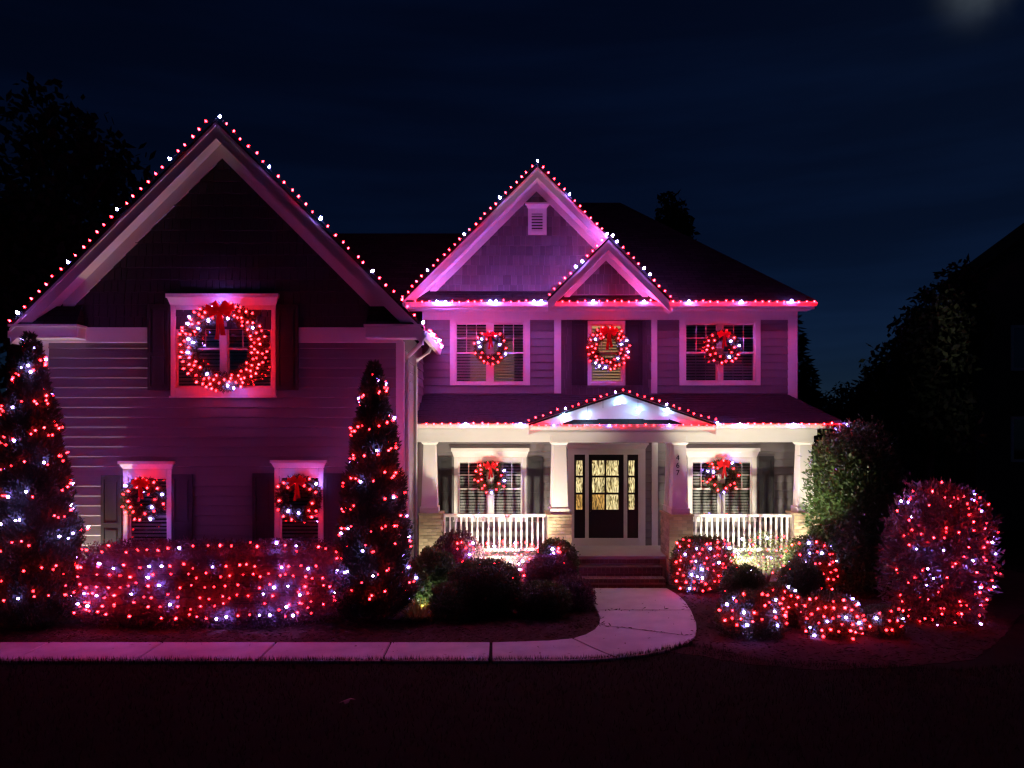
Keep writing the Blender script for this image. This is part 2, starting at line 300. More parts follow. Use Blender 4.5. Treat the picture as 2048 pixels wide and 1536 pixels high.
def free(z0, z1, x0, x1, ops):
    iv = [(x0, x1)]
    for a, b, c, d in ops:
        if c < z1 - 1e-4 and d > z0 + 1e-4:
            nx = []
            for p, q in iv:
                if b <= p or a >= q: nx.append((p, q)); continue
                if a > p: nx.append((p, a))
                if b < q: nx.append((b, q))
            iv = nx
    return [i for i in iv if i[1] - i[0] > 0.01]
def bands(z0, z1, ops):
    zs = sorted({z0, z1} | {z for o in ops for z in o[2:4] if z0 < z < z1}); return list(zip(zs[:-1], zs[1:]))
def front_wall(name, x0, x1, z0, z1, y, ops, zb0, zb1, expo=0.2, skip=(), boards=True):
    b = MB()
    for c, d in bands(z0, z1, ops):
        for p, q in free(c, d, x0, x1, ops): b.box(p, q, y, y + 0.16, c, d)
    w = b.build(name, 'siding', H)
    z = zb0
    while boards and z < zb1 - 0.02:
        zt = min(z + expo, zb1); al = list(ops) + list(skip)
        for c, d in bands(z, zt, al):
            for p, q in free(c, d, x0, x1, al):
                f = lambda zz: y - 0.036 + 0.029 * (zz - z) / expo
                if c < z + 1e-5 and d - c > .05:
                    MB().add([(p,f(c)+.015,c),(q,f(c)+.015,c),(q,y+.003,c),(p,y+.003,c),(p,f(d),d),(q,f(d),d),(q,y+.003,d),(p,y+.003,d),(p,f(c)+.002,c+.014),(q,f(c)+.002,c+.014)],
                             [(0,3,2,1),(4,5,6,7),(0,1,9,8),(8,9,5,4),(1,2,6,5,9),(2,3,7,6),(3,0,8,4,7)]).build('siding_board', 'siding', w); continue
                MB().add([(p,f(c),c),(q,f(c),c),(q,y+.003,c),(p,y+.003,c),(p,f(d),d),(q,f(d),d),(q,y+.003,d),(p,y+.003,d)],
                         [(0,3,2,1),(4,5,6,7),(0,1,5,4),(1,2,6,5),(2,3,7,6),(3,0,4,7)]).build('siding_board', 'siding', w)
        z += expo
    return w

def crown(b, x0, x1, z0, z1, y):                       # flared cornice
    h = z1 - z0
    b.frust(x0, x1, y - 0.05, y + 0.02, z0, x0 - 0.05, x1 + 0.05, y - 0.10, y + 0.02, z0 + h * 0.65)
    b.box(x0 - 0.07, x1 + 0.07, y - 0.125, y + 0.02, z0 + h * 0.65, z1)

def window(d, cas, gl, units=2, cols=3, head=None, lit=None, blinds=True, muntin_lower=False, litpart=None, sill=True):
    cx0, cx1, cz1, cz0 = X(cas[0], d), X(cas[1], d), Z(cas[2], d), Z(cas[3], d)
    gx0, gx1, gz1, gz0 = X(gl[0], d), X(gl[1], d), Z(gl[2], d), Z(gl[3], d)
    y = d
    b = MB(); b.box(cx0, gx0, y-.055, y+.02, cz0, cz1); b.box(gx1, cx1, y-.055, y+.02, cz0, cz1)
    b.box(gx0, gx1, y-.053, y+.02, gz1, cz1); b.box(gx0, gx1, y-.053, y+.02, cz0, gz0)
    w = b.build('window', 'trim', H, bevel=0.006)
    if head:
        hb = MB(); crown(hb, cx0, cx1, cz1, Z(head, d), y); hb.build('window_crown', 'trim', w)
    if sill: MB().box(cx0-.02, cx1+.02, y-.075, y+.01, cz0-.035, cz0+.002).build('sill', 'trim', w)
    mull = 0.13; uw = (gx1 - gx0 - mull*(units-1)) / units; zm = gz0 + (gz1-gz0)*0.50
    for i in range(units):
        a = gx0 + i*(uw+mull); e = a + uw
        if i: MB().box(a-mull, a, y-.035, y+.03, gz0, gz1).build('mullion', 'trim', w)
        sb = MB(); t = .035
        for lo, hi, yy in ((gz0, zm+.02, y+.018), (zm-.02, gz1, y-.002)):
            sb.box(a, a+t, yy, yy+.03, lo, hi); sb.box(e-t, e, yy, yy+.03, lo, hi); sb.box(a+t, e-t, yy+.001, yy+.029, lo, lo+.045); sb.box(a+t, e-t, yy+.001, yy+.029, hi-.04, hi)
        sb.build('sash', 'trim', w)
        MB().box(a+t, e-t, y+.010, y+.014, zm+.02, gz1-.04).build('pane', 'glass', w)
        MB().box(a+t, e-t, y+.030, y+.034, gz0+.045, zm-.02).build('pane', 'glass', w)
        if cols:
            for k in range(1, cols):
                xx = a + t + (e-a-2*t)*k/cols; MB().box(xx-.009, xx+.009, y-.002, y+.007, zm+.025, gz1-.04).build('muntin', 'trim', w)
                if muntin_lower: MB().box(xx-.008, xx+.008, y+.036, y+.044, gz0+.045, zm-.02).build('muntin', 'blind', w)
            zz = (zm + gz1)/2; MB().box(a+t, e-t, y-.004, y+.005, zz-.009, zz+.009).build('muntin', 'trim', w)
            if muntin_lower:
                zz = (zm + gz0)/2; MB().box(a+t, e-t, y+.035, y+.043, zz-.008, zz+.008).build('muntin', 'blind', w)
        if blinds:
            bl = MB(); z = gz0 + .06
            while z < gz1 - .03:
                bl.add([(a+.01,y+.085,z),(e-.01,y+.085,z),(e-.01,y+.115,z-.050),(a+.01,y+.115,z-.050),(a+.01,y+.087,z-.003),(e-.01,y+.087,z-.003),(e-.01,y+.117,z-.053),(a+.01,y+.117,z-.053)],
                       [(0,1,2,3),(7,6,5,4),(0,4,5,1),(2,6,7,3)]); z += .074
            bl.build('blind', 'blind', w, kind='stuff')
        MB().box(a-.02, e+.02, y+.30, y+.32, gz0-.02, gz1+.02).build('room_backing', 'roomlit' if lit == 'full' else 'dark', w)
        if litpart and litpart[i]:
            la, lb, lc, ld = litpart[i]; MB().box(a+(e-a)*la, a+(e-a)*lb, y+.27, y+.29, gz0+(gz1-gz0)*lc, gz0+(gz1-gz0)*ld).build('lit_room', 'roomdim', w)
    return (gx0-.005, gx1+.005, gz0-.005, gz1+.005)

def shutter(d, x0, x1, y0, y1):
    a, b_, c, e = X(x0, d), X(x1, d), Z(y1, d), Z(y0, d); y = d - .038
    s = MB(); s.box(a, b_, y-.012, y, c, e)
    st = .065; m = c + (e-c)*.42
    s.box(a, a+st, y-.034, y-.012, c, e); s.box(b_-st, b_, y-.034, y-.012, c, e)
    for lo, hi in ((c, c+.09), (m-.05, m+.05), (e-.09, e)): s.box(a+st, b_-st, y-.033, y-.012, lo, hi)
    o = s.build('shutter', 'shutter', H)
    for lo, hi in ((c+.11, m-.07), (m+.07, e-.11)):
        MB().frust(a+st+.012, b_-st-.012, y-.020, y-.012, lo, a+st+.012, b_-st-.012, y-.020, y-.012, hi).frust(a+st+.035, b_-st-.035, y-.030, y-.019, lo+.03, a+st+.035, b_-st-.035, y-.030, y-.019, hi-.03).build('raised_panel', 'shutter', o)

# --- wing front
o1 = window(WD, (343,553,612,792), (353,544,620,776), 2, 3, 589, blinds=True)
o2 = window(WD, (248,345,938,1122), (258,336,954,1112), 1, 0, 922, blinds=True)
o3 = window(WD, (550,648,936,1122), (560,639,952,1112), 1, 0, 920, blinds=True)
for s in ((298,342,610,781), (554,598,610,781), (205,246,950,1122), (346,387,948,1122), (507,549,946,1122), (649,690,946,1122)): shutter(WD, *s)
ZW = 5.66
wing = front_wall('wing_wall', WX0, WX1, 0.0, ZW, WD, [o1, o2, o3], 0.25, Z(686, WD))
MB().box(WX0, WX0+.16, WD+.162, 24, 0, ZW).box(WX0+.1, WX1-.1, 23.9, 24.1, 0, ZW).build('wing_side_wall', 'siding', H)
sw = MB().box(WX1-.16, WX1, WD+.162, MD, 0, ZW).build('wing_side_wall', 'siding', H)
z = 0.25
while z < 5.3:
    MB().add([(WX1-.003,WD+.05,z),(WX1+.034,WD+.05,z),(WX1+.034,MD-.03,z),(WX1-.003,MD-.03,z),(WX1-.003,WD+.05,z+.2),(WX1+.008,WD+.05,z+.2),(WX1+.008,MD-.03,z+.2),(WX1-.003,MD-.03,z+.2)],
             [(0,3,2,1),(4,5,6,7),(0,1,5,4),(1,2,6,5),(2,3,7,6),(3,0,4,7)]).build('siding_board', 'siding', sw); z += .2
# corner boards and frieze
MB().box(WX0-.03, WX0+.09, WD-.035, WD+.10, 0, 5.40).build('corner_board', 'trim', H, bevel=.006)
MB().box(WX1-.13, WX1+.034, WD-.035, WD+.12, 0, 5.40).build('corner_board', 'trim', H, bevel=.006)
zf0, zf1 = Z(686, WD), Z(655, WD)
for a, b_ in ((86,297), (598,806)): MB().box(X(a, WD), X(b_, WD), WD-.050, WD+.01, zf0, zf1).build('frieze_board', 'trim', H, bevel=.006)

def rake(xa, za, xl, zl, xr, zr, yf, yw, fdrop, frdrop, fr_l, fr_r, m='trim', soff=True):
    """fascia, soffit and frieze of one front gable; xl/xr feet, fr_l/fr_r where the frieze ends"""
    for sgn, xf, zf, xe in ((-1, xl, zl, fr_l), (1, xr, zr, fr_r)):
        sl = (za - zf) / (xa - xf)
        ln = lambda x, dz: za + (x - xa) * sl - dz
        def poly(x0, x1, d0, d1):
            p = [(x0, ln(x0, d1)), (x1, ln(x1, d1)), (x1, ln(x1, d0)), (x0, ln(x0, d0))]
            return p if x1 > x0 else [p[1], p[0], p[3], p[2]]
        MB().prism(poly(xa, xf, 0.0, fdrop), yf, yf+.035).build('rake_fascia', m, H)
        MB().prism(poly(xa, xf, -.035, .085), yf-.028, yf-.0005).build('rake_moulding', m, H)
        if soff: MB().prism(poly(xa, xf, fdrop-.045, fdrop-.02), yf+.036, yw-.001).build('soffit', m, H)
        if xe is not None: MB().prism(poly(xa, xe, fdrop-.02, frdrop), yw-.04, yw-.001).build('frieze_board', m, H)
def gable_roof(xa, za, xl, zl, xr, zr, y0, y1, t=.06, name='roof', lift=.045):
    b = MB()
    b.slab4((xl, y0, zl+lift), (xa, y0, za+lift), (xa, y1, za+lift), (xl, y1, zl+lift), t)
    b.slab4((xa, y0, za+lift), (xr, y0, zr+lift), (xr, y1, zr+lift), (xa, y1, za+lift), t)
    o = b.build(name, 'roof', H); uv_xy(o); return o
def shakes(parent, inside, x0, x1, z0, z1, y, expo=.25, joined=False, wmin=.11, wmax=.21, m='shake'):
    z = z0; J = MB()
    while z < z1:
        x = x0 - random.uniform(0, .2)
        while x < x1:
            w = random.uniform(wmin, wmax)
            if inside(x + w/2, z + expo/2):
                zb = z - random.uniform(0, .016); f = .034 + random.uniform(0, .010)
                p, q = x + .006, x + w - .006
                b = J if joined else MB()
                b.add([(p,y-f,zb),(q,y-f,zb),(q,y+.002,zb),(p,y+.002,zb),(p,y-.006,z+expo),(q,y-.006,z+expo),(q,y+.002,z+expo),(p,y+.002,z+expo)],
                      [(0,3,2,1),(4,5,6,7),(0,1,5,4),(1,2,6,5),(2,3,7,6),(3,0,4,7)])
                if not joined: b.build('shake', m, parent)
            x += w
        z += expo
    if joined: J.build('shake', m, parent, kind='stuff')

# --- wing gable
ZA, XL, XR = 9.73, -9.74, -1.545; ZL = ZA - (WXA - XL); ZR = ZA - (XR - WXA)
gw = MB().prism([(WX0, ZW), (WX1, ZW), (WXA, ZW + (WX1-WX0)/2)], WD, WD+.15).build('wing_gable_wall', 'shaded_shake', H)
shakes(gw, lambda x, z: abs(x-WXA) < (ZA - .5 - z), WX0, WX1, ZW, 9.2, WD, .25, True, m='shaded_shake')
rake(WXA, ZA, XL, ZL, XR, ZR, WR, WD, .33, .61, X(128, WD), X(798, WD))
gable_roof(WXA, ZA, XL-.03, ZL-.03, XR+.03, ZR-.03, WR-.03, 24.6, name='wing_roof')
for a, b_, s in ((XL+.002, X(155, WR), -1), (X(730, WR), XR-.002, 1)):
    MB().box(a, b_, WR-.002, WD-.002, 5.43, 5.655).build('eave_return', 'trim', H, bevel=.008)
    MB().box(a-.02, b_+.02, WR-.05, WD-.003, 5.655, 5.70).build('eave_return_moulding', 'trim', H)
    rb = MB(); hi = 6.10; i0, i1 = (a+.40, b_-.05) if s < 0 else (a+.05, b_-.40)
    rb.frust(a+.02, b_-.02, WR-.03, WD-.042, 5.70, i0, i1, WD-.10, WD-.042, hi); uv_xy(rb.build('eave_return_roof', 'roof', H))
# wing gutters and downspouts
for xx in (XR+.035, XL-.035):
    MB().prism([(xx-.05,5.44),(xx+.03,5.44),(xx+.07,5.56),(xx+.07,5.58),(xx-.05,5.58)], WR+.05, 19.1).build('gutter', 'trim', H)
MB().tube([(XR+.01, WR+.14, 5.46), (XR-.02, WR+.16, 5.36), (WX1+.12, WD+.10, 5.12), (WX1+.075, WD+.13, 4.98), (WX1+.075, WD+.13, 2.5), (WX1+.075, WD+.13, .25), (WX1+.14, WD+.05, .08)], .042, 8).build('downspout', 'trim', H, smooth=True)
MB().tube([(XR+.01, 17.2, 5.46), (XR-.05, 17.2, 5.33), (WX1+.12, 17.35, 5.16), (WX1+.075, 17.4, 5.0), (WX1+.075, 17.4, .25), (WX1+.14, 17.3, .08)], .04, 8).build('downspout', 'trim', H, smooth=True)

# --- main upper wall
u1 = window(MD, (900,1060,640,771), (911,1049,646,766), 2, 3, None, litpart=[(.45,1,.0,.72), (0,.68,.0,.72)], sill=False)
u2 = window(MD, (1175,1250,642,771), (1181,1244,649,765), 1, 3, None, lit='full', sill=False)
u3 = window(MD, (1358,1520,640,771), (1370,1509,647,764), 2, 3, None, muntin_lower=True, sill=False)
bay = (X(1122, MD), X(1302, MD), 0, 9)
up = front_wall('upper_wall', WX1, 7.55, 3.9, 7.0, MD, [u1, u2, u3], 4.1, Z(640, MD), skip=[bay])
ub = [u2]
bx0, bx1 = bay[0], bay[1]
shakes(up, lambda x, z: bx0 < x < bx1 and not (u2[0]-.1 < x < u2[1]+.1 and z > u2[2]-.1), bx0, bx1, 4.0, Z(640, MD)-.02, MD, .22, True)
for s in ((1143,1174,642,771), (1251,1284,642,771)): shutter(MD, *s)
for a, b_, yb in ((1108,1122,787), (1302,1314,787), (1575,1590,826)):
    MB().box(X(a, MD), X(b_, MD), MD-.045, MD+.01, Z(yb, MD), Z(640, MD)).build('trim_board', 'trim', H, bevel=.006)
MB().box(7.551, 7.60, MD-.045, MD+.16, 3.95, Z(640, MD)).build('trim_board', 'trim', H)
MB().box(WX1, 7.6, MD-.048, MD+.01, Z(640, MD), 6.72).build('frieze_board', 'trim', H)
MB().box(-2.36, 7.82, ME+.06, MD-.049, 6.60, 6.63).build('soffit', 'trim', H)
MB().box(WX0, 7.55, 29.0, 29.2, 0, 6.9).box(7.39, 7.55, MD+.161, 29, 0, 6.9).build('rear_wall', 'siding', H)
# upper fascia and gutter
MB().box(-2.38, 7.86, ME+.03, ME+.06, 6.60, 6.78).build('fascia', 'trim', H)
def gutter_x(x0, x1, y, z, name='gutter', parent=None):
    b = MB(); pr = [(0, 0), (-.06, 0), (-.10, .075), (-.10, .10), (-.085, .10), (-.085, .08), (-.05, .015), (0, .015)]
    n = len(pr); vs = [(x0, y+a, z+c) for a, c in pr] + [(x1, y+a, z+c) for a, c in pr]
    b.add(vs, [(i, (i+1) % n, (i+1) % n + n, i+n) for i in range(n)] + [tuple(range(n-1, -1, -1)), tuple(range(n, 2*n))])
    return b.build(name, 'trim', parent or H)
gutter_x(-2.39, 7.90, ME+.028, 6.66)
# pent strip under the gables
pb = MB(); pb.slab4((-2.36, ME-.02, 6.79), (4.5, ME-.02, 6.79), (4.5, MD, 7.13), (-2.36, MD, 7.13), .05); uv_xy(pb.build('pent_roof', 'roof', H))
# --- main gable
GA, GZ = .936, 10.15; GH = 3.36
gm_ = MB().prism([(GA-2.95, 7.0), (GA+3.1, 7.0), (GA+.2, 9.95), (GA-.2, 9.95)], MD, MD+.15).build('main_gable_wall', 'siding', H)
vx0, vx1, vz0, vz1 = X(1056, MD), X(1093, MD), Z(470, MD), Z(418, MD)
shakes(gm_, lambda x, z: abs(x-GA) < (GZ - .50 - z) and z < 9.62 and not (vx0-.02 < x < vx1+.02 and vz0 < z < vz1), GA-3, GA+3.1, 7.04, 9.7, MD, .25, False, .125, .235)
rake(GA, GZ, GA-GH, GZ-GH, GA+GH, GZ-GH, ME, MD, .28, .47, GA-2.72, GA+2.72)
gable_roof(GA, GZ, GA-GH-.02, GZ-GH-.02, GA+GH+.02, GZ-GH-.02, ME-.03, 24.0, name='gable_roof')
# louvred vent
vb = MB(); c0, c1, d0, d1 = X(1063, MD), X(1085, MD), Z(463, MD), Z(428, MD)
vb.box(vx0, c0, MD-.06, MD, vz0, vz1); vb.box(c1, vx1, MD-.06, MD, vz0, vz1); vb.box(c0, c1, MD-.058, MD, vz0, d0); vb.box(c0, c1, MD-.058, MD, d1, vz1)
ve = vb.build('gable_vent', 'trim', H)
cb_ = MB(); crown(cb_, vx0, vx1, vz1, Z(408, MD), MD-.03); cb_.build('vent_crown', 'trim', ve)
MB().box(c0, c1, MD-.034, MD-.03, d0, d1).build('vent_backing', 'dark', ve)
for k in range(6):
    zz = d0 + (d1-d0)*(k+.15)/6; h = (d1-d0)/6
    MB().add([(c0,MD-.055,zz),(c1,MD-.055,zz),(c1,MD-.035,zz+h*.6),(c0,MD-.035,zz+h*.6),(c0,MD-.051,zz-.006),(c1,MD-.051,zz-.006),(c1,MD-.031,zz+h*.6-.006),(c0,MD-.031,zz+h*.6-.006)],
             [(0,1,2,3),(7,6,5,4),(0,4,5,1),(2,6,7,3)]).build('louvre', 'trim', ve)
# --- small gable in front
SY = 18.95; SA, SZ, SH = X(1217, SY), Z(479, SY), 1.50
sgw = MB().prism([(SA-1.3, 6.98), (SA+1.3, 6.98), (SA, 8.25)], MD-.30, MD-.16).build('small_gable_wall', 'siding', H)
shakes(sgw, lambda x, z: abs(x-SA) < (SZ - .42 - z), SA-1.2, SA+1.2, 7.0, 8.0, MD-.30, .25, True)
rake(SA, SZ, SA-SH, SZ-SH, SA+SH, SZ-SH, SY, MD-.30, .26, .42, SA-1.05, SA+1.05)
gable_roof(SA, SZ, SA-SH-.02, SZ-SH-.02, SA+SH+.02, SZ-SH-.02, SY-.03, 21.6, name='small_gable_roof')
# --- main hip roof and left cross roof
RZ, RY = 10.78, 24.5
hip = MB(); e0, e1, ez = -2.45, 7.93, 6.80
ra, rb_ = 2.2, X(1240, RY)
hip.add([(4.2,ME,ez),(e1,ME,ez),(rb_,RY,RZ),(ra,RY,RZ),(GA,ME+.9,ez+.68),(e1,29.8,ez),(e0,29.8,ez),(e0,ME+.9,ez+.4)],
        [(0,1,2),(0,2,3,4),(1,5,2),(5,6,3,2),(6,7,4,3)]); uv_xy(hip.build('hip_roof', 'roof', H))
lr = MB(); lr.slab4((-9.7,19.0,5.55),(-2.15,19.0,5.55),(-.3,24.5,9.80),(-9.7,24.5,9.80),.06); lr.slab4((-.3,30,5.55),(-9.7,30,5.55),(-9.7,24.5,9.80),(-.3,24.5,9.80),.06); uv_xy(lr.build('cross_roof', 'roof', H))

# --- lower wall with door
l1 = window(MD, (908,1053,915,1040), (917,1044,922,1034), 2, 3, 896, sill=True)
l2 = window(MD, (1374,1512,915,1040), (1383,1503,922,1034), 2, 3, 896, muntin_lower=False, sill=True)
dop = (X(1147, MD), X(1277, MD), .3, Z(909, MD))
front_wall('porch_wall', WX1, 7.55, .3, 3.6, MD, [l1, l2, dop], .62, 3.5)
for s in ((877,904,914,1042), (1056,1086,914,1042), (1516,1546,912,1042)): shutter(MD, *s)
db = MB(); zt = Z(909, MD); fz = .645
db.box(X(1135, MD), X(1148, MD), MD-.06, MD+.06, .62, zt); db.box(X(1276, MD), X(1290, MD), MD-.06, MD+.06, .62, zt)
db.box(X(1135, MD), X(1290, MD), MD-.062, MD+.06, zt, zt+.14)
db.box(X(1170, MD), X(1177, MD), MD-.05, MD+.06, .62, zt); db.box(X(1247, MD), X(1254, MD), MD-.05, MD+.06, .62, zt)
db.box(X(1148, MD), X(1276, MD), MD-.055, MD+.06, .62, Z(1076, MD))
ds = db.build('door_surround', 'trim', H)
b = MB(); crown(b, X(1135, MD), X(1290, MD), zt+.14, zt+.30, MD-.02); b.build('door_crown', 'trim', ds)
dz0, dz1 = Z(1076, MD), zt
def glazed(name, x0, x1, gx, gz, amber=()):
    """door or sidelight leaf: stiles, rails and bottom panel round the panes"""
    a, b_ = X(x0, MD), X(x1, MD); m_ = MB(); gxs = [(X(p, MD), X(q, MD)) for p, q in gx]; gzs = [(Z(q, MD), Z(p, MD)) for p, q in gz]
    m_.box(a, gxs[0][0], MD-.02, MD+.03, dz0, dz1); m_.box(gxs[-1][1], b_, MD-.02, MD+.03, dz0, dz1)
    lo, hi = gzs[-1][0], gzs[0][1]; m_.box(gxs[0][0], gxs[-1][1], MD-.02, MD+.03, dz0, lo); m_.box(gxs[0][0], gxs[-1][1], MD-.02, MD+.03, hi, dz1)
    for i in range(len(gxs)-1): m_.box(gxs[i][1], gxs[i+1][0], MD-.022, MD+.03, lo, hi)
    for i in range(len(gzs)-1): m_.box(gxs[0][0], gxs[-1][1], MD-.024, MD+.028, gzs[i+1][1], gzs[i][0])
    o = m_.build(name, 'door', H)
    for i, (p, q) in enumerate(gxs):
        for j, (r, s) in enumerate(gzs): MB().box(p, q, MD, MD+.008, r, s).build('pane', 'doorglass2' if (i, j) in amber else 'doorglass', o)
    return o
gz = [(921,951), (955,985), (989,1019)]
glazed('sidelight', 1148, 1170, [(1152,1165)], gz, ((0, 2),)); glazed('sidelight', 1254, 1276, [(1257,1269)], gz)
dr = glazed('door', 1177, 1247, [(1184,1209), (1212.5,1237)], gz, ((0, 2),))
hb = MB(); hx, hz = X(1180.5, MD), Z(1008, MD)
hb.box(hx-.022, hx+.022, MD-.034, MD-.02, hz-.02, hz+.16); hb.tube([(hx, MD-.03, hz+.05), (hx, MD-.085, hz+.03), (hx, MD-.085, hz-.16), (hx, MD-.03, hz-.19)], .011, 6)
hb.box(hx-.02, hx+.02, MD-.034, MD-.02, hz-.21, hz-.16); hb.build('door_handle', 'metal', dr)
MB().box(X(1303, MD), X(1315, MD), MD-.045, MD+.01, .62, 3.5).build('trim_board', 'trim', H)
# --- porch: floor, foundation, steps
PX1 = 7.5
MB().box(WX1+.03, PX1, PD, MD-.001, .54, .62).build('porch_floor', 'porchfloor', H, bevel=.01)
def bricks(parent, x0, x1, y, z0, z1, m='brick', joined=False, bw=.20, bh=.068, j=.010, axis='x', sgn=-1):
    J = MB(); z = z0; row = 0; d = .012
    while z < z1 - .03:
        h = min(bh, z1 - z); p = x0 - (.5*(bw+j) if row % 2 else 0)
        while p < x1 - .01:
            a, c = max(p, x0), min(p + bw, x1)
            if c - a > .03:
                b = J if joined else MB(); dd = d + random.uniform(-.003, .003)
                if axis == 'x': b.box(a, c, y-dd, y+.02, z, z+h)
                else: b.box(y-(dd if sgn < 0 else .02), y+(.02 if sgn < 0 else dd), a, c, z, z+h)
                if not joined: b.build('brick', m, parent)
            p += bw + j
        z += bh + j; row += 1
    if joined and J.v: J.build('brick', m, parent, kind='stuff')
fd = MB().box(WX1+.03, PX1, PD+.03, PD+.2, 0, .54).build('porch_foundation', 'mortar', H); bricks(fd, WX1+.03, PX1, PD+.03, .02, .53, joined=True)
SX0, SX1 = X(1140, 17.7), X(1322, 17.95)
for k, (y0, y1, zt_) in enumerate(((17.46, 17.79, .207), (17.78, 18.1, .414), (18.09, 18.30, .538))):
    st = MB().box(SX0, SX1, y0+.012, y1, 0, zt_-.03).build('step', 'mortar', H)
    J = MB(); x = SX0
    while x < SX1 - .02:
        J.box(x, min(x+.095, SX1), y0-.012 + random.uniform(-.002,.002), y1, zt_-.085, zt_); x += .105
    J.build('step_nosing_brick', 'brick_step', st, kind='stuff')
    if k < 3: bricks(st, SX0, SX1, y0+.012, (k*.207 if k else .01), zt_-.095, 'brick_step', True)
# --- piers and columns
def pier(x0, x1, y0, y1, zt, side=None):
    p = MB().box(x0+.012, x1-.012, y0+.012, y1, 0, zt).build('brick_pier', 'mortar', H)
    bricks(p, x0, x1, y0+.012, .02 if side else .32, zt)
    if side: bricks(p, y0+.02, y1, x0+.012 if side < 0 else x1-.012, .32 if side > 0 else .02, zt, axis='y', sgn=side, joined=False)
    MB().box(x0-.02, x1+.02, y0-.02, y1+.01, zt, zt+.045).build('pier_cap', 'brick', p)
def column(cx, cyy, zb, zt, wb, wt, num=False):
    b = MB(); b.box(cx-wb/2-.03, cx+wb/2+.03, cyy-wb/2-.03, cyy+wb/2+.03, zb, zb+.14)
    c = b.build('column', 'column', H, bevel=.006)
    MB().frust(cx-wb/2, cx+wb/2, cyy-wb/2, cyy+wb/2, zb+.14, cx-wt/2, cx+wt/2, cyy-wt/2, cyy+wt/2, zt-.07).build('column_shaft', 'column', c, bevel=.006)
    MB().frust(cx-wt/2-.005, cx+wt/2+.005, cyy-wt/2-.005, cyy+wt/2+.005, zt-.07, cx-wt/2-.05, cx+wt/2+.05, cyy-wt/2-.05, cyy+wt/2+.05, zt-.01).build('capital', 'column', c)
    return c
ZB = 3.30; zpt = Z(1031, 18.0)
piers = [(X(838, PD), X(885, PD), PD-.02, PD+.5, 1), (X(1095, 17.8), X(1143, 17.8), 17.78, 18.75, None), (X(1338, 17.8), X(1386, 17.8), 17.78, 18.75, -1), (X(1588, PD), X(1640, PD), PD-.02, PD+.5, None)]
for x0, x1, y0, y1, sd in piers: pier(x0, x1, y0, y1, zpt, sd)
for (x0, x1, y0, y1, sd), cxp in zip(piers, (860, 1119, 1357, 1607)):
    yy = y0 + .26; c = column(X(cxp, yy), yy, zpt+.045, ZB, .38, .29)
    if y1 - y0 > .7: column(X(cxp, yy), yy + .52, zpt+.045, ZB, .38, .29)
    if cxp == 1357:
        for ch, py in (('4', 916), ('6', 931), ('7', 946)):
            cu = bpy.data.curves.new('house_number', 'FONT'); cu.body = ch; cu.size = .17; cu.extrude = .006; cu.align_x = 'CENTER'; cu.align_y = 'CENTER'
            tmp = bpy.data.objects.new('tmp', cu); me = bpy.data.meshes.new_from_object(tmp); bpy.data.objects.remove(tmp)
            me.materials.append(M['number']); zz = Z(py, y0+.1); fy = yy - (.19 - .045*(zz-zpt-.185)/(ZB-.07-zpt-.185)) - .004
            n_ = place('house_number', me, (X(1355.5, fy), fy, zz), c); n_.rotation_euler = (R(90), 0, 0)
# --- porch beam, ceiling, eaves
MB().box(WX1+.03, X(1628, PD), PD, PD+.30, ZB, 3.62).build('porch_beam', 'trim', H, bevel=.006)
MB().box(WX1+.03, X(1628, PD)+.02, PD-.03, PD-.0005, ZB+.15, 3.61).build('beam_fascia', 'trim', H)
MB().box(WX1+.03, X(1628, PD)+.05, PD-.06, PD-.031, 3.46, 3.60).build('beam_moulding', 'trim', H)
MB().box(X(1628, PD)-.30, X(1628, PD), PD+.301, MD-.001, ZB, 3.62).build('porch_beam', 'trim', H)
MB().box(X(1103, 17.78), X(1372, 17.78), 17.80, PD-.062, ZB-.005, 3.58).build('entry_beam', 'trim', H, bevel=.006)
MB().box(X(1100, 17.78), X(1375, 17.78), 17.77, 17.7995, ZB+.15, 3.57).build('beam_fascia', 'trim', H)
MB().box(WX1+.03, X(1628, PD), PD+.301, MD-.001, 3.44, 3.47).build('porch_ceiling', 'trim', H)
EZ = Z(858, PE)
MB().box(WX1+.03, X(1672, PE), PE+.03, PD-.001, EZ+.005, EZ+.03).build('soffit', 'trim', H)
MB().box(WX1+.03, X(1690, PE), PE, PE+.03, EZ, EZ+.12).build('fascia', 'trim', H)
gutter_x(WX1+.03, X(1064, PE), PE-.002, EZ+.02); gutter_x(X(1430, PE), X(1697, PE), PE-.002, EZ+.02)
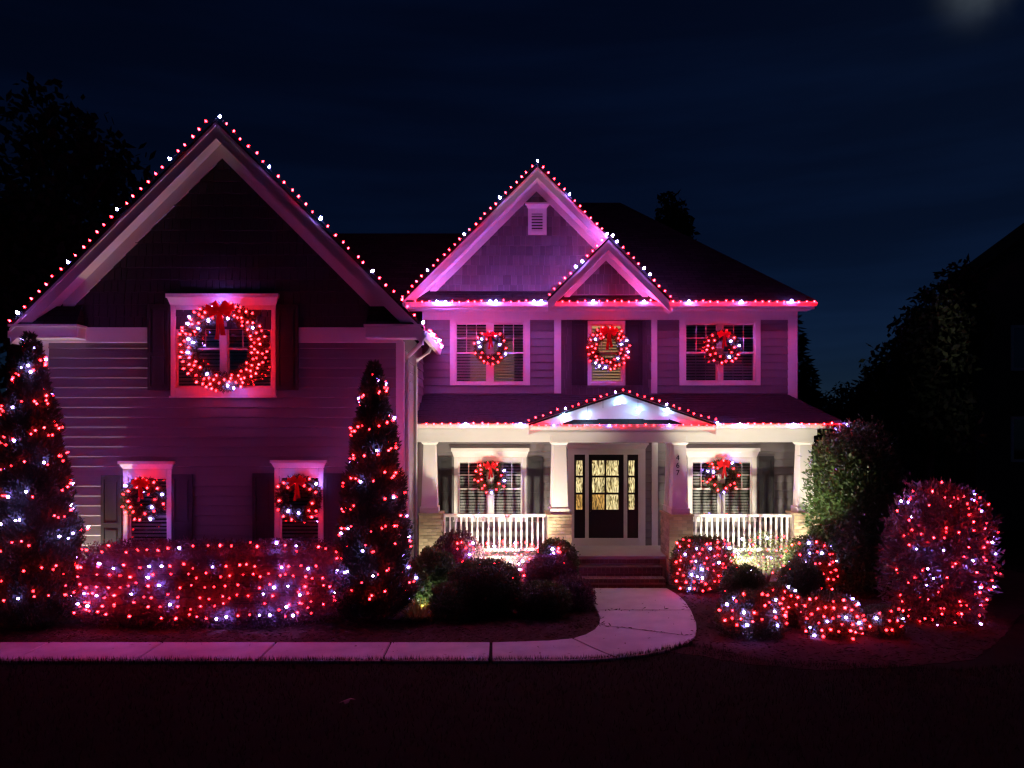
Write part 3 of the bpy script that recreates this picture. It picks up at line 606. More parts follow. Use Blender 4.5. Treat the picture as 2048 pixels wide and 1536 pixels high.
# porch roof with a hip at its right end
pr = MB(); ex = X(1693, PE); pz = EZ+.125; wz = Z(789, MD)
pr.add([(WX1,PE-.05,pz),(ex,PE-.05,pz),(7.56-.2,MD,wz),(WX1,MD,wz),(ex,MD+.2,pz),(WX1,PE-.05,pz-.03),(ex,PE-.05,pz-.03),(ex,MD+.2,pz-.03)],
       [(0,1,2,3),(1,4,2),(0,5,6,1),(1,6,7,4)]); uv_xy(pr.build('porch_roof', 'roof', H))
def shingles(parent, a, b, c_, d_, expo=.14, tab=.30):
    """courses of asphalt tabs on the plane a (eave left) b (eave right) c (top right) d (top left)"""
    a, b, c_, d_ = (Vector(q) for q in (a, b, c_, d_)); up_ = ((d_-a) - (b-a).normalized()*(d_-a).dot((b-a).normalized())); n_ = int(up_.length/expo); nr = (b-a).cross(d_-a).normalized(); J = MB()
    for k in range(n_):
        l0, r0 = a.lerp(d_, k/n_), b.lerp(c_, k/n_); l1, r1 = a.lerp(d_, (k+1)/n_), b.lerp(c_, (k+1)/n_); W_ = (r0-l0).length; u = -random.uniform(0, tab)
        while u < W_:
            w = tab*random.uniform(.55, 1.1); p, q = max(0, u)/W_, min(W_, u+w-.006)/W_
            if q > p:
                h = nr*random.uniform(.012, .020); lo = nr*.004; dn = -(l1-l0).normalized()*random.uniform(0, .012)
                v = [l0.lerp(r0, p)+h+dn, l0.lerp(r0, q)+h+dn, l1.lerp(r1, q)+lo, l1.lerp(r1, p)+lo, l0.lerp(r0, p)+dn, l0.lerp(r0, q)+dn]
                J.add(v, [(0,1,2,3), (4,5,1,0), (0,3,4), (1,5,2)])
            u += w
    o = J.build('shingle', 'shingle', parent, kind='stuff'); return o
PR = bpy.data.objects['porch_roof']
shingles(PR, (WX1+.03, PE-.05, pz), (ex, PE-.05, pz), (7.36, MD, wz), (WX1+.03, MD, wz))
shingles(bpy.data.objects['pent_roof'], (-2.34, ME-.02, 6.79), (4.48, ME-.02, 6.79), (4.48, MD, 7.13), (-2.34, MD, 7.13))
MB().box(PX1-.02, ex-.02, PE+.04, MD+.15, pz-.12, pz-.035).build('soffit', 'trim', H)
# entry pediment
YP = 17.36; pa, pzz = X(1245, YP), Z(787, YP); pl, prr, pfz = X(1058, YP), X(1432, YP), Z(850, YP)
gable_roof(pa, pzz, pl, pfz, prr, pfz, YP-.03, 19.4, .05, 'entry_gable_roof', .03)
rake(pa, pzz, pl, pfz, prr, pfz, YP, YP+.28, .22, .40, pa-1.1, pa+1.1)
tw = MB().prism([(pl+.35, pfz-.05), (prr-.35, pfz-.05), (pa, pzz-.06)], YP+.28, YP+.36).build('pediment_wall', 'trim', H)
MB().prism([(pa-.72, pfz+.17), (pa+.72, pfz+.17), (pa, pfz+.17+.245)], YP+.262, YP+.279).build('pediment_panel', 'trim', tw)
MB().box(pl+.05, prr-.05, YP+.06, YP+.40, pfz-.14, pfz+.02).build('entry_fascia', 'trim', H)
pb = MB(); pb.slab4((pl+.5, YP+.05, pfz+.03), (prr-.5, YP+.05, pfz+.03), (prr-.6, YP+.279, pfz+.14), (pl+.6, YP+.279, pfz+.14), .01); uv_xy(pb.build('pent_roof', 'roof', H))
gutter_x(pl+.02, prr-.02, YP+.058, pfz-.11)
MB().box(pl+.04, prr-.04, YP+.10, 17.80, pfz-.17, pfz-.145).build('soffit', 'trim', H)
# --- railings
def railing(x0, x1, y, zt, zb):
    r = MB().frust(x0, x1, y-.04, y+.04, zt-.07, x0, x1, y-.055, y+.055, zt).build('porch_railing', 'column', H, bevel=.008)
    MB().box(x0, x1, y-.028, y+.028, zb, zb+.07).build('bottom_rail', 'column', r)
    n = round((x1-x0)/.127); me = None
    for i in range(n):
        xx = x0 + (i+.5)*(x1-x0)/n
        if me is None:
            b = MB().box(-.02, .02, -.02, .02, 0, zt-.07-zb-.07); me = b.mesh('baluster', 'column')
        place('baluster', me, (xx, y, zb+.07), r)
zrt, zrb = Z(1028, 18.3), .70
railing(X(884, 18.3), X(1092, 18.3), 18.3, zrt, zrb); railing(X(1386, 18.3), X(1590, 18.3), 18.3, zrt, zrb)

# ------------------------------------------------------------------ bulbs and strings
def bulb_mesh(name, m):
    return MB().lathe([(.010, 0), (.021, .012), (.024, .027), (.016, .048), (.003, .062)], n=6).mesh(name, m, smooth=True)
BR, BW = bulb_mesh('red_bulb', 'bulb_red'), bulb_mesh('white_bulb', 'bulb_white')
IW = bulb_mesh('icicle_bulb', 'icicle_white')
CR, CW = bulb_mesh('large_red_bulb', 'roof_bulb_red'), bulb_mesh('large_white_bulb', 'roof_bulb_white')
def bulb(parent, pos, col, nrm=(0, -1, 0), s=1.0, big=False):
    q = Vector(nrm).normalized().to_track_quat('Z', 'Y')
    return place('bulb', (CR if big else BR) if col == 'r' else (CW if big else BW), pos, parent, q, s * ((1.35 if big else 1.12) if col == 'w' else 1.0))
def light_string(label, pts, cols, nrms, group=None, s=1.0, wire=True, name='light_string', cat='string lights', small=False):
    if name == 'light_string': pts = [Vector(p) + Vector((random.gauss(0, .014), random.gauss(0, .008), random.gauss(0, .010))) for p in pts]
    base = Vector(pts[0]); t = thing(name, base, label, cat, group)
    if wire: MB().tube(pts, .005, 4).build('wire', 'wire', t)
    for i, (p, c) in enumerate(zip(pts, cols)):
        n = nrms[i] if isinstance(nrms, list) else nrms
        n = Vector(n) + Vector((random.uniform(-.15,.15), random.uniform(-.15,.15), random.uniform(-.15,.15)))
        bulb(t, p, c, n, s*(random.uniform(.65, 1.1) if name != 'light_string' else random.uniform(.68, .9)), name == 'light_string' and not small)
    return t
def along(segs, step):
    pts = []
    for a, b_ in segs:
        a, b_ = Vector(a), Vector(b_); n = max(1, round((b_-a).length/step))
        for i in range(n): pts.append(a.lerp(b_, i/n))
    return pts + [Vector(segs[-1][1])]
def pat(pts, wpx, d_of=None):                          # white where the photo shows one
    cols = []; got = [F*p.x/p.y + CX for p in pts]
    idx = {min(range(len(pts)), key=lambda i: abs(got[i]-w)) for w in wpx}
    return ['w' if i in idx else 'r' for i in range(len(pts))]
def off(p, dx=0, dy=0, dz=0): return Vector(p) + Vector((dx, dy, dz))
y = WR - .01
A = along([((XL+.02, y, ZL+.12), (WXA-.03, y, ZA+.12)), ((WXA+.06, y, ZA+.08), (XR, y, ZR+.10))], .207)
nA = [Vector((-.6, -.5, .7)) if p.x < WXA else Vector((.6, -.5, .7)) for p in A]
light_string('red and white bulbs along both roof edges of the wide garage wing gable', A, pat(A, (33,136,239,341,445,543,640,739,838)), nA)
B_ = along([((XR+.10, WR+.25, 5.62), (XR+.10, 19.0, 5.62))], .19)
light_string('string of red bulbs along the side gutter of the garage wing', B_, ['w' if i % 7 == 3 else 'r' for i in range(len(B_))], Vector((1, -.5, .2)))
y = ME - .02
C_ = along([((GA-GH, y, GZ-GH+.09), (GA, y, GZ+.10)), ((GA, y, GZ+.10), (X(1212, y), y, Z(470, y)))], .186)
light_string('red and white bulbs up the tall gable with the louvred vent', C_, pat(C_, (858,930,1001,1075,1142,1211)), [Vector((-.6,-.5,.7)) if p.x < GA else Vector((.6,-.5,.7)) for p in C_])
y = ME - .10
D_ = along([((-2.1, y, 6.765), (7.78, y, 6.765))], .183)
light_string('long row of red and white bulbs on the gutter over the upper windows', D_, pat(D_, (870,886,972,987,1072,1085,1190,1293,1380,1481,1583)), Vector((0, -.9, .15)))
y = SY - .02
E_ = along([((SA-SH+.05, y, SZ-SH+.13), (SA, y, SZ+.10)), ((SA+.08, y, SZ+.06), (SA+SH, y, SZ-SH+.08))], .186)
light_string('red and white bulbs on the small low gable over the middle upper window', E_, pat(E_, (1150,1160,1226,1232,1291,1301)), [Vector((-.6,-.5,.7)) if p.x < SA else Vector((.6,-.5,.7)) for p in E_])
y = PE - .09; zz = EZ + .115
F1 = along([((WX1+.3, y, zz), (X(1058, y), y, zz))], .178)
light_string('row of red and white bulbs on the porch gutter beside the garage wing', F1, pat(F1, (924,1035)), Vector((0, -.9, .15)))
y2 = YP - .05; z2 = pfz - .01
F2 = along([((pl+.05, y2, z2), (prr-.05, y2, z2))], .172)
light_string('row of red and white bulbs across the bottom of the entry pediment', F2, pat(F2, (1110,1221,1334)), Vector((0, -.9, .15)), small=True)
F3 = along([((X(1434, y), y, zz), (X(1694, y), y, zz))], .172)
light_string('row of red and white bulbs on the porch gutter above the house number', F3, pat(F3, (1434,1480,1583,1690)), Vector((0, -.9, .15)))
y = YP - .02
I_ = along([((pl+.02, y, pfz+.10), (pa, y, pzz+.07)), ((pa, y, pzz+.07), (prr-.02, y, pfz+.10))], .172)
light_string('red and white bulbs on the sloping edges of the entry pediment', I_, pat(I_, (1128,1234,1337)), [Vector((-.3,-.6,.7)) if p.x < pa else Vector((.3,-.6,.7)) for p in I_], s=.9, small=True)
# cool white drops hanging in the pediment
t = thing('icicle_lights', (pa, YP-.03, pzz-.05), 'cool white hanging lights on the face of the entry pediment', 'string lights')
for px, py, top in ((1128,829,821), (1175,832,806), (1206,816,800), (1240,801,790), (1276,822,800), (1335,818,806)):
    p = P(px, py, YP-.03); MB().tube([P(px, top, YP-.03), p], .004, 4).build('wire', 'wire', t)
    if px != 1206: bulb(t, off(p, 0, -.02, .02), 'w', (0, -.25, -1), 1.2).data = IW

# ------------------------------------------------------------------ wreaths
def leaves(V0, D, S, Lw, Ww):                           # diamond leaf cards: bases, directions, side vectors, lengths, widths
    n = len(V0); Lw = Lw[:, None]; Ww = Ww[:, None]
    V = np.empty((n, 4, 3)); V[:, 0] = V0; V[:, 1] = V0 + D*Lw*.45 + S*Ww*.5; V[:, 2] = V0 + D*Lw; V[:, 3] = V0 + D*Lw*.45 - S*Ww*.5
    return V.reshape(-1, 3), np.arange(n*4).reshape(n, 4)
def unit(a): return a / np.maximum(1e-9, np.linalg.norm(a, axis=1, keepdims=True))
def ribbon(b, path, w, side, th=.006):
    path = [Vector(p) for p in path]; side = Vector(side).normalized(); o = len(b.v); n = len(path)
    for i, p in enumerate(path):
        t = (path[min(i+1, n-1)] - path[max(i-1, 0)]).normalized(); nn = t.cross(side).normalized(); ww = w if not callable(w) else w(i/(n-1))
        for s, k in ((-1, -1), (1, -1), (1, 1), (-1, 1)): b.v.append(tuple(p + side*s*ww/2 + nn*k*th/2))
    for i in range(n-1):
        for k in range(4): b.f.append((o+4*i+k, o+4*i+(k+1) % 4, o+4*i+4+(k+1) % 4, o+4*i+4+k))
    b.f.append((o+3, o+2, o+1, o)); e = o+4*(n-1); b.f.append((e, e+1, e+2, e+3))
def wreath(label, px, py, rpx, d, nred, nwht, bow=.85, thick=.25):
    c = P(px, py, d); Ro = rpx*d/F; tube = Ro*thick; Rm = Ro - tube
    t = thing('wreath', c - Vector((0, 0, Ro)), label, 'wreath', 'lit wreaths hanging on the windows')
    n = int(7500*max(.35, Ro)); a = rng.uniform(0, 2*np.pi, n); ph = rng.uniform(0, 2*np.pi, n); rr = tube*np.sqrt(rng.uniform(.25, 1.0, n))*.92
    er = np.stack([np.cos(a), np.zeros(n), np.sin(a)], 1); ey = np.array([[0., 1, 0]])
    base = np.array(c)[None] + er*(Rm + rr*np.cos(ph))[:, None] + ey*(rr*np.sin(ph)*.75)[:, None]
    outw = unit(er*np.cos(ph)[:, None] + ey*np.sin(ph)[:, None]); tang = np.stack([-np.sin(a), np.zeros(n), np.cos(a)], 1)
    D = unit(outw + tang*rng.normal(0, .6, n)[:, None] + rng.normal(0, .35, (n, 3))); S = unit(np.cross(D, rng.normal(0, 1, (n, 3))))
    V, Fq = leaves(base, D, S, rng.uniform(.05, .11, n)*min(1, .5+Ro), rng.uniform(.012, .022, n))
    me = fast_mesh('wreath_ring', V - np.array(c)[None], Fq, 'wreath'); o = place('wreath_ring', me, c, t); o['kind'] = 'stuff'
    MB().tube([c + Vector((math.cos(k/24*2*math.pi)*Rm, 0, math.sin(k/24*2*math.pi)*Rm)) for k in range(25)], tube*.55, 8, cap=False).build('ring_core', 'wreath', t, smooth=True)
    tot = nred + nwht; ws = set(random.sample(range(tot), nwht)); got = []
    for i in range(tot):
        best = None
        for _ in range(14):
            aa = random.uniform(0, 2*math.pi); rad = Rm + tube*random.uniform(-.85, .95)
            p = c + Vector((math.cos(aa)*rad, -tube*.62*math.sqrt(max(.1, 1-((rad-Rm)/tube)**2)) - .012, math.sin(aa)*rad))
            dd = min([(p-q).length for q in got], default=9)
            if best is None or dd > best[0]: best = (dd, p)
        p = best[1]; got.append(p); v = (p - c); v.y = -.5*Ro
        bulb(t, p, 'w' if i in ws else 'r', v + Vector((random.uniform(-.3,.3),)*3)*Ro, .85)
    # bow
    k = Ro*bow; top = c + Vector((0, -tube*.95 - .03, Rm*1.0)); b = MB()
    for s in (-1, 1):
        for ang, ln in ((12, .50), (-22, .40), (48, .36)):
            od = Vector((s*math.cos(R(ang)), 0, math.sin(R(ang)))); sd = Vector((-math.sin(R(ang))*s, .25, math.cos(R(ang))))
            path = [top + od*(ln*k*math.sin(u*math.pi)**.8) + Vector((0, -.13*k*math.cos(math.pi*u) - .03*k + .02*k*ang/20, 0)) for u in np.linspace(0, 1, 13)]
            ribbon(b, path, lambda u: .07*k + .17*k*math.sin(math.pi*u), sd)
    b.tube([top + Vector((-.07*k, -.05*k, 0)), top + Vector((0, -.09*k, 0)), top + Vector((.07*k, -.05*k, 0))], .06*k, 8)
    bo = b.build('bow', 'ribbon', t, smooth=False)
    for s, ln in ((-.09, 1.0), (.13, .86)):
        b2 = MB(); ribbon(b2, [top + Vector((s*k*u*1.1 + s*.05*k*math.sin(u*6), -.05*k - .025*k*math.sin(u*7+s*9), -ln*k*u)) for u in np.linspace(0, 1, 10)], lambda u: .10*k + .07*k*u, (1, .25*s/abs(s), 0)); b2.build('ribbon_tail', 'ribbon', bo)
wreath('largest wreath, over the twin window of the garage wing upper floor', 447, 694, 88, WD-.20, 98, 15, .66, .20)
wreath('small wreath with bow on the wing window beside the outer cone evergreen', 287, 998, 42, WD-.15, 20, 4)
wreath('sparse small wreath with bow on the wing lower window nearer the porch', 597, 996, 45, WD-.15, 17, 4)
wreath('lit wreath on the upper twin window next to the garage wing', 981, 696, 32, MD-.13, 19, 6)
wreath('lit wreath on the single middle upper window with glowing blinds', 1216, 697, 43, MD-.13, 46, 8)
wreath('lit wreath on the upper twin window farthest from the garage wing', 1445, 695, 33, MD-.13, 21, 3)
wreath('lit wreath on the porch window between the wing and the door', 981, 955, 31, MD-.13, 20, 3)
wreath('lit wreath on the porch window beside the house number', 1445, 953, 33, MD-.13, 18, 4)

# ------------------------------------------------------------------ plants
def lump(dirs, seed, amp, freq=3.0):
    r = np.random.default_rng(seed); out_ = np.zeros(len(dirs))
    for k in range(7):
        w = r.normal(0, 1, 3)*freq*(1+.35*k); out_ += np.sin(dirs @ w + r.uniform(0, 6.3))/(1+.3*k)
    return 1 + amp*out_/2.2
def shrub_radius(dirs, r3, p): return 1/np.power(np.sum(np.power(np.abs(dirs)/np.array(r3)[None], p), axis=1), 1/p)
def bush(name, label, cat, c, r3, m, n, leaf=(.045, .028), p=2.4, amp=.09, freq=3.0, seed=1, zmin=-.75, group=None, stems=5, depth=.22, core=.80, holes=0.0):
    """c centre, r3 half sizes; leaf cards through an uneven outer shell over stems"""
    c = np.array(c, float); t = thing(name, (c[0], c[1], max(0, c[2]-r3[2])), label, cat, group)
    g = rng.normal(0, 1, (int(n*1.6), 3)); g = unit(unit(g)*np.array(r3)[None]); g = g[g[:, 2] > zmin]
    if holes: g = g[lump(g, seed+77, 1.0, 6.0) > 1 - 1 + holes]
    g = g[:n]; k = len(g)
    rad = shrub_radius(g, r3, p)*lump(g, seed, amp, freq)*(1 - depth*rng.power(2.2, k)[::-1]*rng.uniform(0, 1, k) + rng.normal(0, .03, k) + np.where(rng.uniform(0, 1, k) < .035, rng.uniform(.03, .11, k), 0))
    V0 = c[None] + g*rad[:, None]; D = unit(g*.8 + rng.normal(0, .75, (k, 3)) + np.array([[0, 0, .25]])); S = unit(np.cross(D, g*.3 + rng.normal(0, 1, (k, 3))))
    V, Fq = leaves(V0, D, S, leaf[0]*rng.uniform(.7, 1.35, k), leaf[1]*rng.uniform(.7, 1.3, k))
    if core:                                            # dense inner twigs and shaded leaves
        nu, nv = 20, 12; th = np.linspace(0, 2*np.pi, nu, endpoint=False); phv = np.linspace(-np.pi/2, np.pi/2, nv)
        dv = np.array([[math.cos(f)*math.cos(a), math.cos(f)*math.sin(a), math.sin(f)] for f in phv for a in th]); dv = unit(dv*np.array(r3)[None]) if p > 3.5 else dv
        cv = c[None] + dv*(shrub_radius(dv, r3, p)*lump(dv, seed, amp, freq)*core)[:, None]; cv[:, 2] = np.maximum(cv[:, 2], .02)
        o0 = len(V); cf = np.array([[o0+j*nu+i, o0+j*nu+(i+1) % nu, o0+(j+1)*nu+(i+1) % nu, o0+(j+1)*nu+i] for j in range(nv-1) for i in range(nu)])
        V = np.vstack([V, cv]); Fq = np.vstack([Fq, cf])
    V[:, 2] = np.maximum(V[:, 2], .015)
    o = place('foliage', fast_mesh('foliage', V - c[None], Fq, m), c, t); o['kind'] = 'stuff'
    b = MB()
    for i in range(stems):
        a = random.uniform(0, 6.28); e = Vector((c[0]+math.cos(a)*r3[0]*.55, c[1]+math.sin(a)*r3[1]*.55, c[2]+r3[2]*.2)); s0 = Vector((c[0]+math.cos(a)*.06, c[1]+math.sin(a)*.06, 0))
        b.tube([s0, s0.lerp(e, .5) + Vector((0, 0, .06)), e], [.016, .011, .006], 5)
    b.build('stem', 'bark', t, kind='stuff')
    t['_s'] = seed; return dict(t=t, c=c, r3=r3, p=p, amp=amp, freq=freq, seed=seed)
def on_bush(B, d, k=1.0):
    d = unit(np.array([d], float)); return Vector(B['c'] + d[0]*shrub_radius(d, B['r3'], B['p'])[0]*lump(d, B['seed'], B['amp'], B['freq'])[0]*k)
def net(label, Bs, picks, wfrac=.16, s=.95, name='net_lights', group=None, white=None):
    """bulbs over bushes: picks = list of (bush index, direction)"""
    pts = []; nr = []; cols = []
    for i, dv in picks:
        B = Bs[i]; dv = Vector(dv).normalized(); pts.append(on_bush(B, dv, 1.0 + random.uniform(-B.get('sink', .10), .03))); nr.append(dv + Vector((0, -.4, .3))); cols.append('w' if random.random() < wfrac else 'r')
    return light_string(label, pts, cols, nr, group, s, True, name)
def front_grid(B, nx, nz, zlo=-.6, zhi=.95, jit=.08, xlim=1.0, idx=0, keep=.9):
    """rows of directions over the camera side and the top of one bush"""
    out_ = []; r3 = B['r3']
    for j in range(nz):
        f = zlo + (zhi-zlo)*(j+.5)/nz; row = range(nx) if j % 2 == 0 else range(nx-1, -1, -1)
        for i in row:
            if random.random() > keep: continue
            u = -xlim + 2*xlim*(i+.5+(.25 if j % 2 else -.25))/nx + random.uniform(-jit, jit); v = f + random.uniform(-jit, jit)
            q = u*u*.92 + v*v*.92; yv = -math.sqrt(max(.03, 1-q)) if q < 1 else -.12
            out_.append((idx, (u*r3[0], yv*r3[1], v*r3[2])))
    return out_
def gx(px, d): return X(px, d)

# tall cone evergreens with light strings
def cone_tree(label, px, d, h, r, seed, nb, wl, lab2, lean=0.0, fill=1.0):
    x0 = X(px, d); t = thing('cone_evergreen', (x0, d, 0), label, 'tree', 'tall clipped evergreens flanking the garage wing')
    n = int(26000*fill); rg = np.random.default_rng(seed)
    prof = lambda tt: r*np.power(np.clip(1-tt, 0, 1), .64)*(1 - .35*np.exp(-tt*16)) + .015
    tt = 1 - rg.uniform(0, 1, n)**.65; tt = np.clip(tt + .012, 0, .995); a = rg.uniform(0, 2*np.pi, n)
    lum = 1 + .10*np.sin(tt*31 + 2.3*np.sin(a*2+seed)) + .07*np.sin(a*5+tt*17) + .05*np.sin(a*9-tt*40)
    rad = prof(tt)*lum*(1 - .30*rg.power(3, n)[::-1]*rg.uniform(0, 1, n)); er = np.stack([np.cos(a), np.sin(a), np.zeros(n)], 1)
    V0 = np.stack([x0 + lean*tt*h + 0*a, np.full(n, d), .12 + tt*h*.985], 1) + er*rad[:, None]
    D = unit(er*.65 + np.array([[0, 0, .75]]) + rg.normal(0, .42, (n, 3))); S = unit(np.cross(D, er*.2 + rg.normal(0, 1, (n, 3))))
    V, Fq = leaves(V0, D, S, rg.uniform(.06, .13, n), rg.uniform(.018, .038, n))
    nu, nv = 18, 26; cv = []; 
    for j in range(nv):
        tj = j/(nv-1)
        for i in range(nu):
            an = 2*math.pi*i/nu; rr = float(prof(np.array(tj)))*.72; cv.append((x0+lean*tj*h+rr*math.cos(an), d+rr*math.sin(an), .2+tj*h*.93))
    o0 = len(V); cf = np.array([[o0+j*nu+i, o0+j*nu+(i+1) % nu, o0+(j+1)*nu+(i+1) % nu, o0+(j+1)*nu+i] for j in range(nv-1) for i in range(nu)])
    V = np.vstack([V, np.array(cv)]); Fq = np.vstack([Fq, cf]); org = np.array([x0, d, 0.])
    o = place('crown', fast_mesh('crown', V-org[None], Fq, 'conifer'), org, t); o['kind'] = 'stuff'
    MB().tube([(x0, d, 0), (x0, d, h*.5), (x0+lean*h, d, h*.97)], [.07, .05, .012], 7).build('trunk', 'bark', t)
    pts, nr, cols = [], [], []; turns = 9.5; i = 0
    while len(pts) < nb:
        u = (i + random.uniform(-.3, .3))/(nb*1.0); i += 1
        if u > 1: break
        tj = .04 + .95*(1 - max(0, 1-u)**.80)
        an = u*turns*2*math.pi*1.0 + random.uniform(-.6, .6)
        lm = 1 + .10*math.sin(tj*31 + 2.3*math.sin(an*2+seed)) + .07*math.sin(an*5+tj*17)
        rr = float(prof(np.array(tj)))*lm*random.uniform(.90, 1.03) + .02
        pts.append(Vector((x0+lean*tj*h+rr*math.cos(an), d+rr*math.sin(an), .14+tj*h*.985+random.uniform(-.15, .15)*(1-tj)))); nr.append(Vector((math.cos(an), math.sin(an)-.4, .6)))
        cols.append('w' if random.random() < wl else 'r')
    light_string(lab2, pts, cols, nr, None, .84, True, 'tree_lights')
cone_tree('tall dark cone evergreen at the outer corner of the garage wing', 72, 14.0, 5.30, .86, 3, 200, .22, 'red and white bulbs wound round the cone evergreen at the outer wing corner', -.022)
cone_tree('tall dark cone evergreen between the garage wing and the porch', 748, 14.55, 4.82, .80, 5, 200, .17, 'red and white bulbs wound round the cone evergreen nearer the porch')

# clipped hedge under the wing windows
HD = 14.35
hb_ = bush('hedge', 'long clipped hedge covered in net lights below the wing windows', 'hedge', (X(415, HD), HD, .74), (2.72, .62, .76), 'purpleleaf', 38000, (.05, .026), p=4.0, amp=.06, freq=2.6, seed=11, zmin=-.95, stems=12, core=.86)
pk = []
for j in range(6):
    zz = (-.62, -.38, -.13, .12, .37, .62)[j]
    for i in range(28):
        u = -1 + 2*(i+.5+(.3 if j % 2 else -.2))/28 + random.uniform(-.018, .018)
        if random.random() < .82: pk.append((0, (u*2.72, -.62, zz*.76 + random.uniform(-.05, .05))))
for i in range(22): pk.append((0, ((-1+2*(i+.5)/22)*2.6, random.uniform(-.5, -.1), .76)))
net('red and white net lights spread over the long clipped hedge', [hb_], pk, .19, .82)

# porch bed, wing side
b1 = bush('rounded_shrub', 'dark rounded shrub below the porch railing beside the first brick pier', 'shrub', (X(915, 17.2), 17.2, .62), (.58, .5, .66), 'purpleleaf', 8000, (.05, .03), seed=21, amp=.06)
b2 = bush('twiggy_shrub', 'open twiggy shrub with net lights in front of the white porch railing', 'shrub', (X(1015, 17.55), 17.55, .55), (.85, .28, .52), 'purpleleaf', 800, (.05, .028), seed=22, amp=.16, core=0, stems=26, depth=.6)
b3 = bush('rounded_shrub', 'rounded shrub lit yellow at its middle beside the brick pier left of the steps', 'shrub', (X(1112, 16.9), 16.9, .56), (.47, .42, .60), 'boxwood', 7000, (.05, .03), seed=23, amp=.07)
net('red and white lights on the twiggy shrub in front of the porch railing', [b2, b1, b3], front_grid(b2, 12, 6, -.6, 1.0, .10, keep=.85) + [(1, (random.uniform(-.1, .6), -.4, random.uniform(.0, .6))) for _ in range(12)] + [(2, (random.uniform(-.5, .2), -.4, random.uniform(.1, .6))) for _ in range(9)], .24, 1.0)
b4 = bush('rounded_shrub', 'purple leaved shrub beside the lower brick steps', 'shrub', (X(1102, 16.5), 16.5, .42), (.55, .48, .48), 'purpleleaf', 7000, (.05, .03), seed=24, amp=.07)
b5 = bush('broad_shrub', 'broad unlit shrub in front of the railing bed, next to the low mounds', 'shrub', (X(968, 15.2), 15.2, .45), (.72, .6, .56), 'boxwood', 11000, (.05, .03), seed=25, amp=.06)
b6 = bush('leafy_shrub', 'bright green lit shrub at the wing corner beside the cone evergreen', 'shrub', (X(865, 15.55), 15.55, .52), (.46, .45, .62), 'holly', 5200, (.075, .04), seed=26, amp=.12)
b6b = bush('leafy_shrub', 'low dark leafy shrub between the green lit shrub and the walk', 'shrub', (X(905, 14.7), 14.7, .28), (.42, .40, .40), 'holly', 2600, (.075, .04), seed=27, amp=.14)
b7 = bush('low_shrub', 'low clipped shrub mound beside the walk, nearer the wing', 'shrub', (X(1085, 14.9), 14.9, .28), (.52, .42, .36), 'boxwood', 7000, (.05, .028), seed=28, amp=.06)
b8 = bush('low_shrub', 'low clipped shrub mound beside the walk, nearer the steps', 'shrub', (X(1140, 15.6), 15.6, .25), (.46, .42, .34), 'purpleleaf', 6000, (.05, .028), seed=29, amp=.06)
# porch bed, far side of the steps
r1 = bush('rounded_shrub', 'ball shrub with red net lights right beside the steps', 'shrub', (X(1406, 17.0), 17.0, .60), (.70, .52, .66), 'boxwood', 9500, (.05, .03), seed=31, amp=.05)
net('dense red net lights on the ball shrub beside the steps', [r1], front_grid(r1, 10, 8, -.75, .95, .06), .18, .95)
r2 = bush('twiggy_shrub', 'sparse shrub with a few lights in the middle of the railing bed', 'shrub', (X(1528, 17.55), 17.55, .62), (.62, .28, .62), 'boxwood', 1300, (.05, .03), seed=32, amp=.10, core=0, depth=.5, stems=22)
net('scattered red and white lights on the sparse middle shrub', [r2], front_grid(r2, 6, 5, -.5, .95, .1, keep=.75), .2, .95)
r3_ = bush('rounded_shrub', 'ball shrub with red net lights in front of the end brick pier', 'shrub', (X(1620, 16.95), 16.95, .58), (.54, .48, .66), 'boxwood', 7500, (.05, .03), seed=33, amp=.06)
net('red and white net lights on the ball shrub at the end pier', [r3_], front_grid(r3_, 7, 6, -.75, .95, .07), .2, .95)
bush('dark_ball_shrub', 'unlit dark ball shrub nearer the steps', 'shrub', (X(1485, 16.0), 16.0, .36), (.43, .42, .42), 'boxwood', 6000, (.042, .026), seed=34, amp=.05)
bush('dark_ball_shrub', 'unlit dark ball shrub nearer the green holly', 'shrub', (X(1602, 16.0), 16.0, .38), (.45, .42, .46), 'boxwood', 6500, (.042, .026), seed=35, amp=.05)
f1 = bush('low_shrub', 'dark low shrub with lights on its top at the curve of the walk', 'shrub', (X(1502, 13.55), 13.55, .32), (.58, .48, .44), 'boxwood', 8000, (.042, .026), seed=36, amp=.06)
f1b = bush('low_shrub', 'small shrub with lights tucked behind the two lit front mounds', 'shrub', (X(1556, 14.2), 14.2, .32), (.42, .4, .42), 'boxwood', 6000, (.042, .026), seed=37, amp=.06)
f2 = bush('low_shrub', 'low round shrub with the most red net lights in the front bed', 'shrub', (X(1660, 13.6), 13.6, .30), (.52, .48, .42), 'boxwood', 8000, (.042, .026), seed=38, amp=.05)
f3 = bush('low_shrub', 'smallest low shrub with a few lights near the big lit shrub', 'shrub', (X(1764, 13.55), 13.55, .22), (.32, .32, .30), 'boxwood', 4000, (.042, .026), seed=39, amp=.06)
net('sparse red and white lights on the dark low shrub at the walk curve', [f1], front_grid(f1, 7, 5, -.2, 1.0, .10, keep=.75), .2, .95)
net('red and white lights on the small shrub behind the front mounds', [f1b], front_grid(f1b, 5, 4, -.1, 1.0, .1), .25, .95)
net('dense red net lights on the low round front shrub', [f2], front_grid(f2, 8, 6, -.65, .95, .07), .14, .95)
net('few red lights on the smallest low front shrub', [f3], front_grid(f3, 4, 3, -.3, .95, .1), .15, .9)
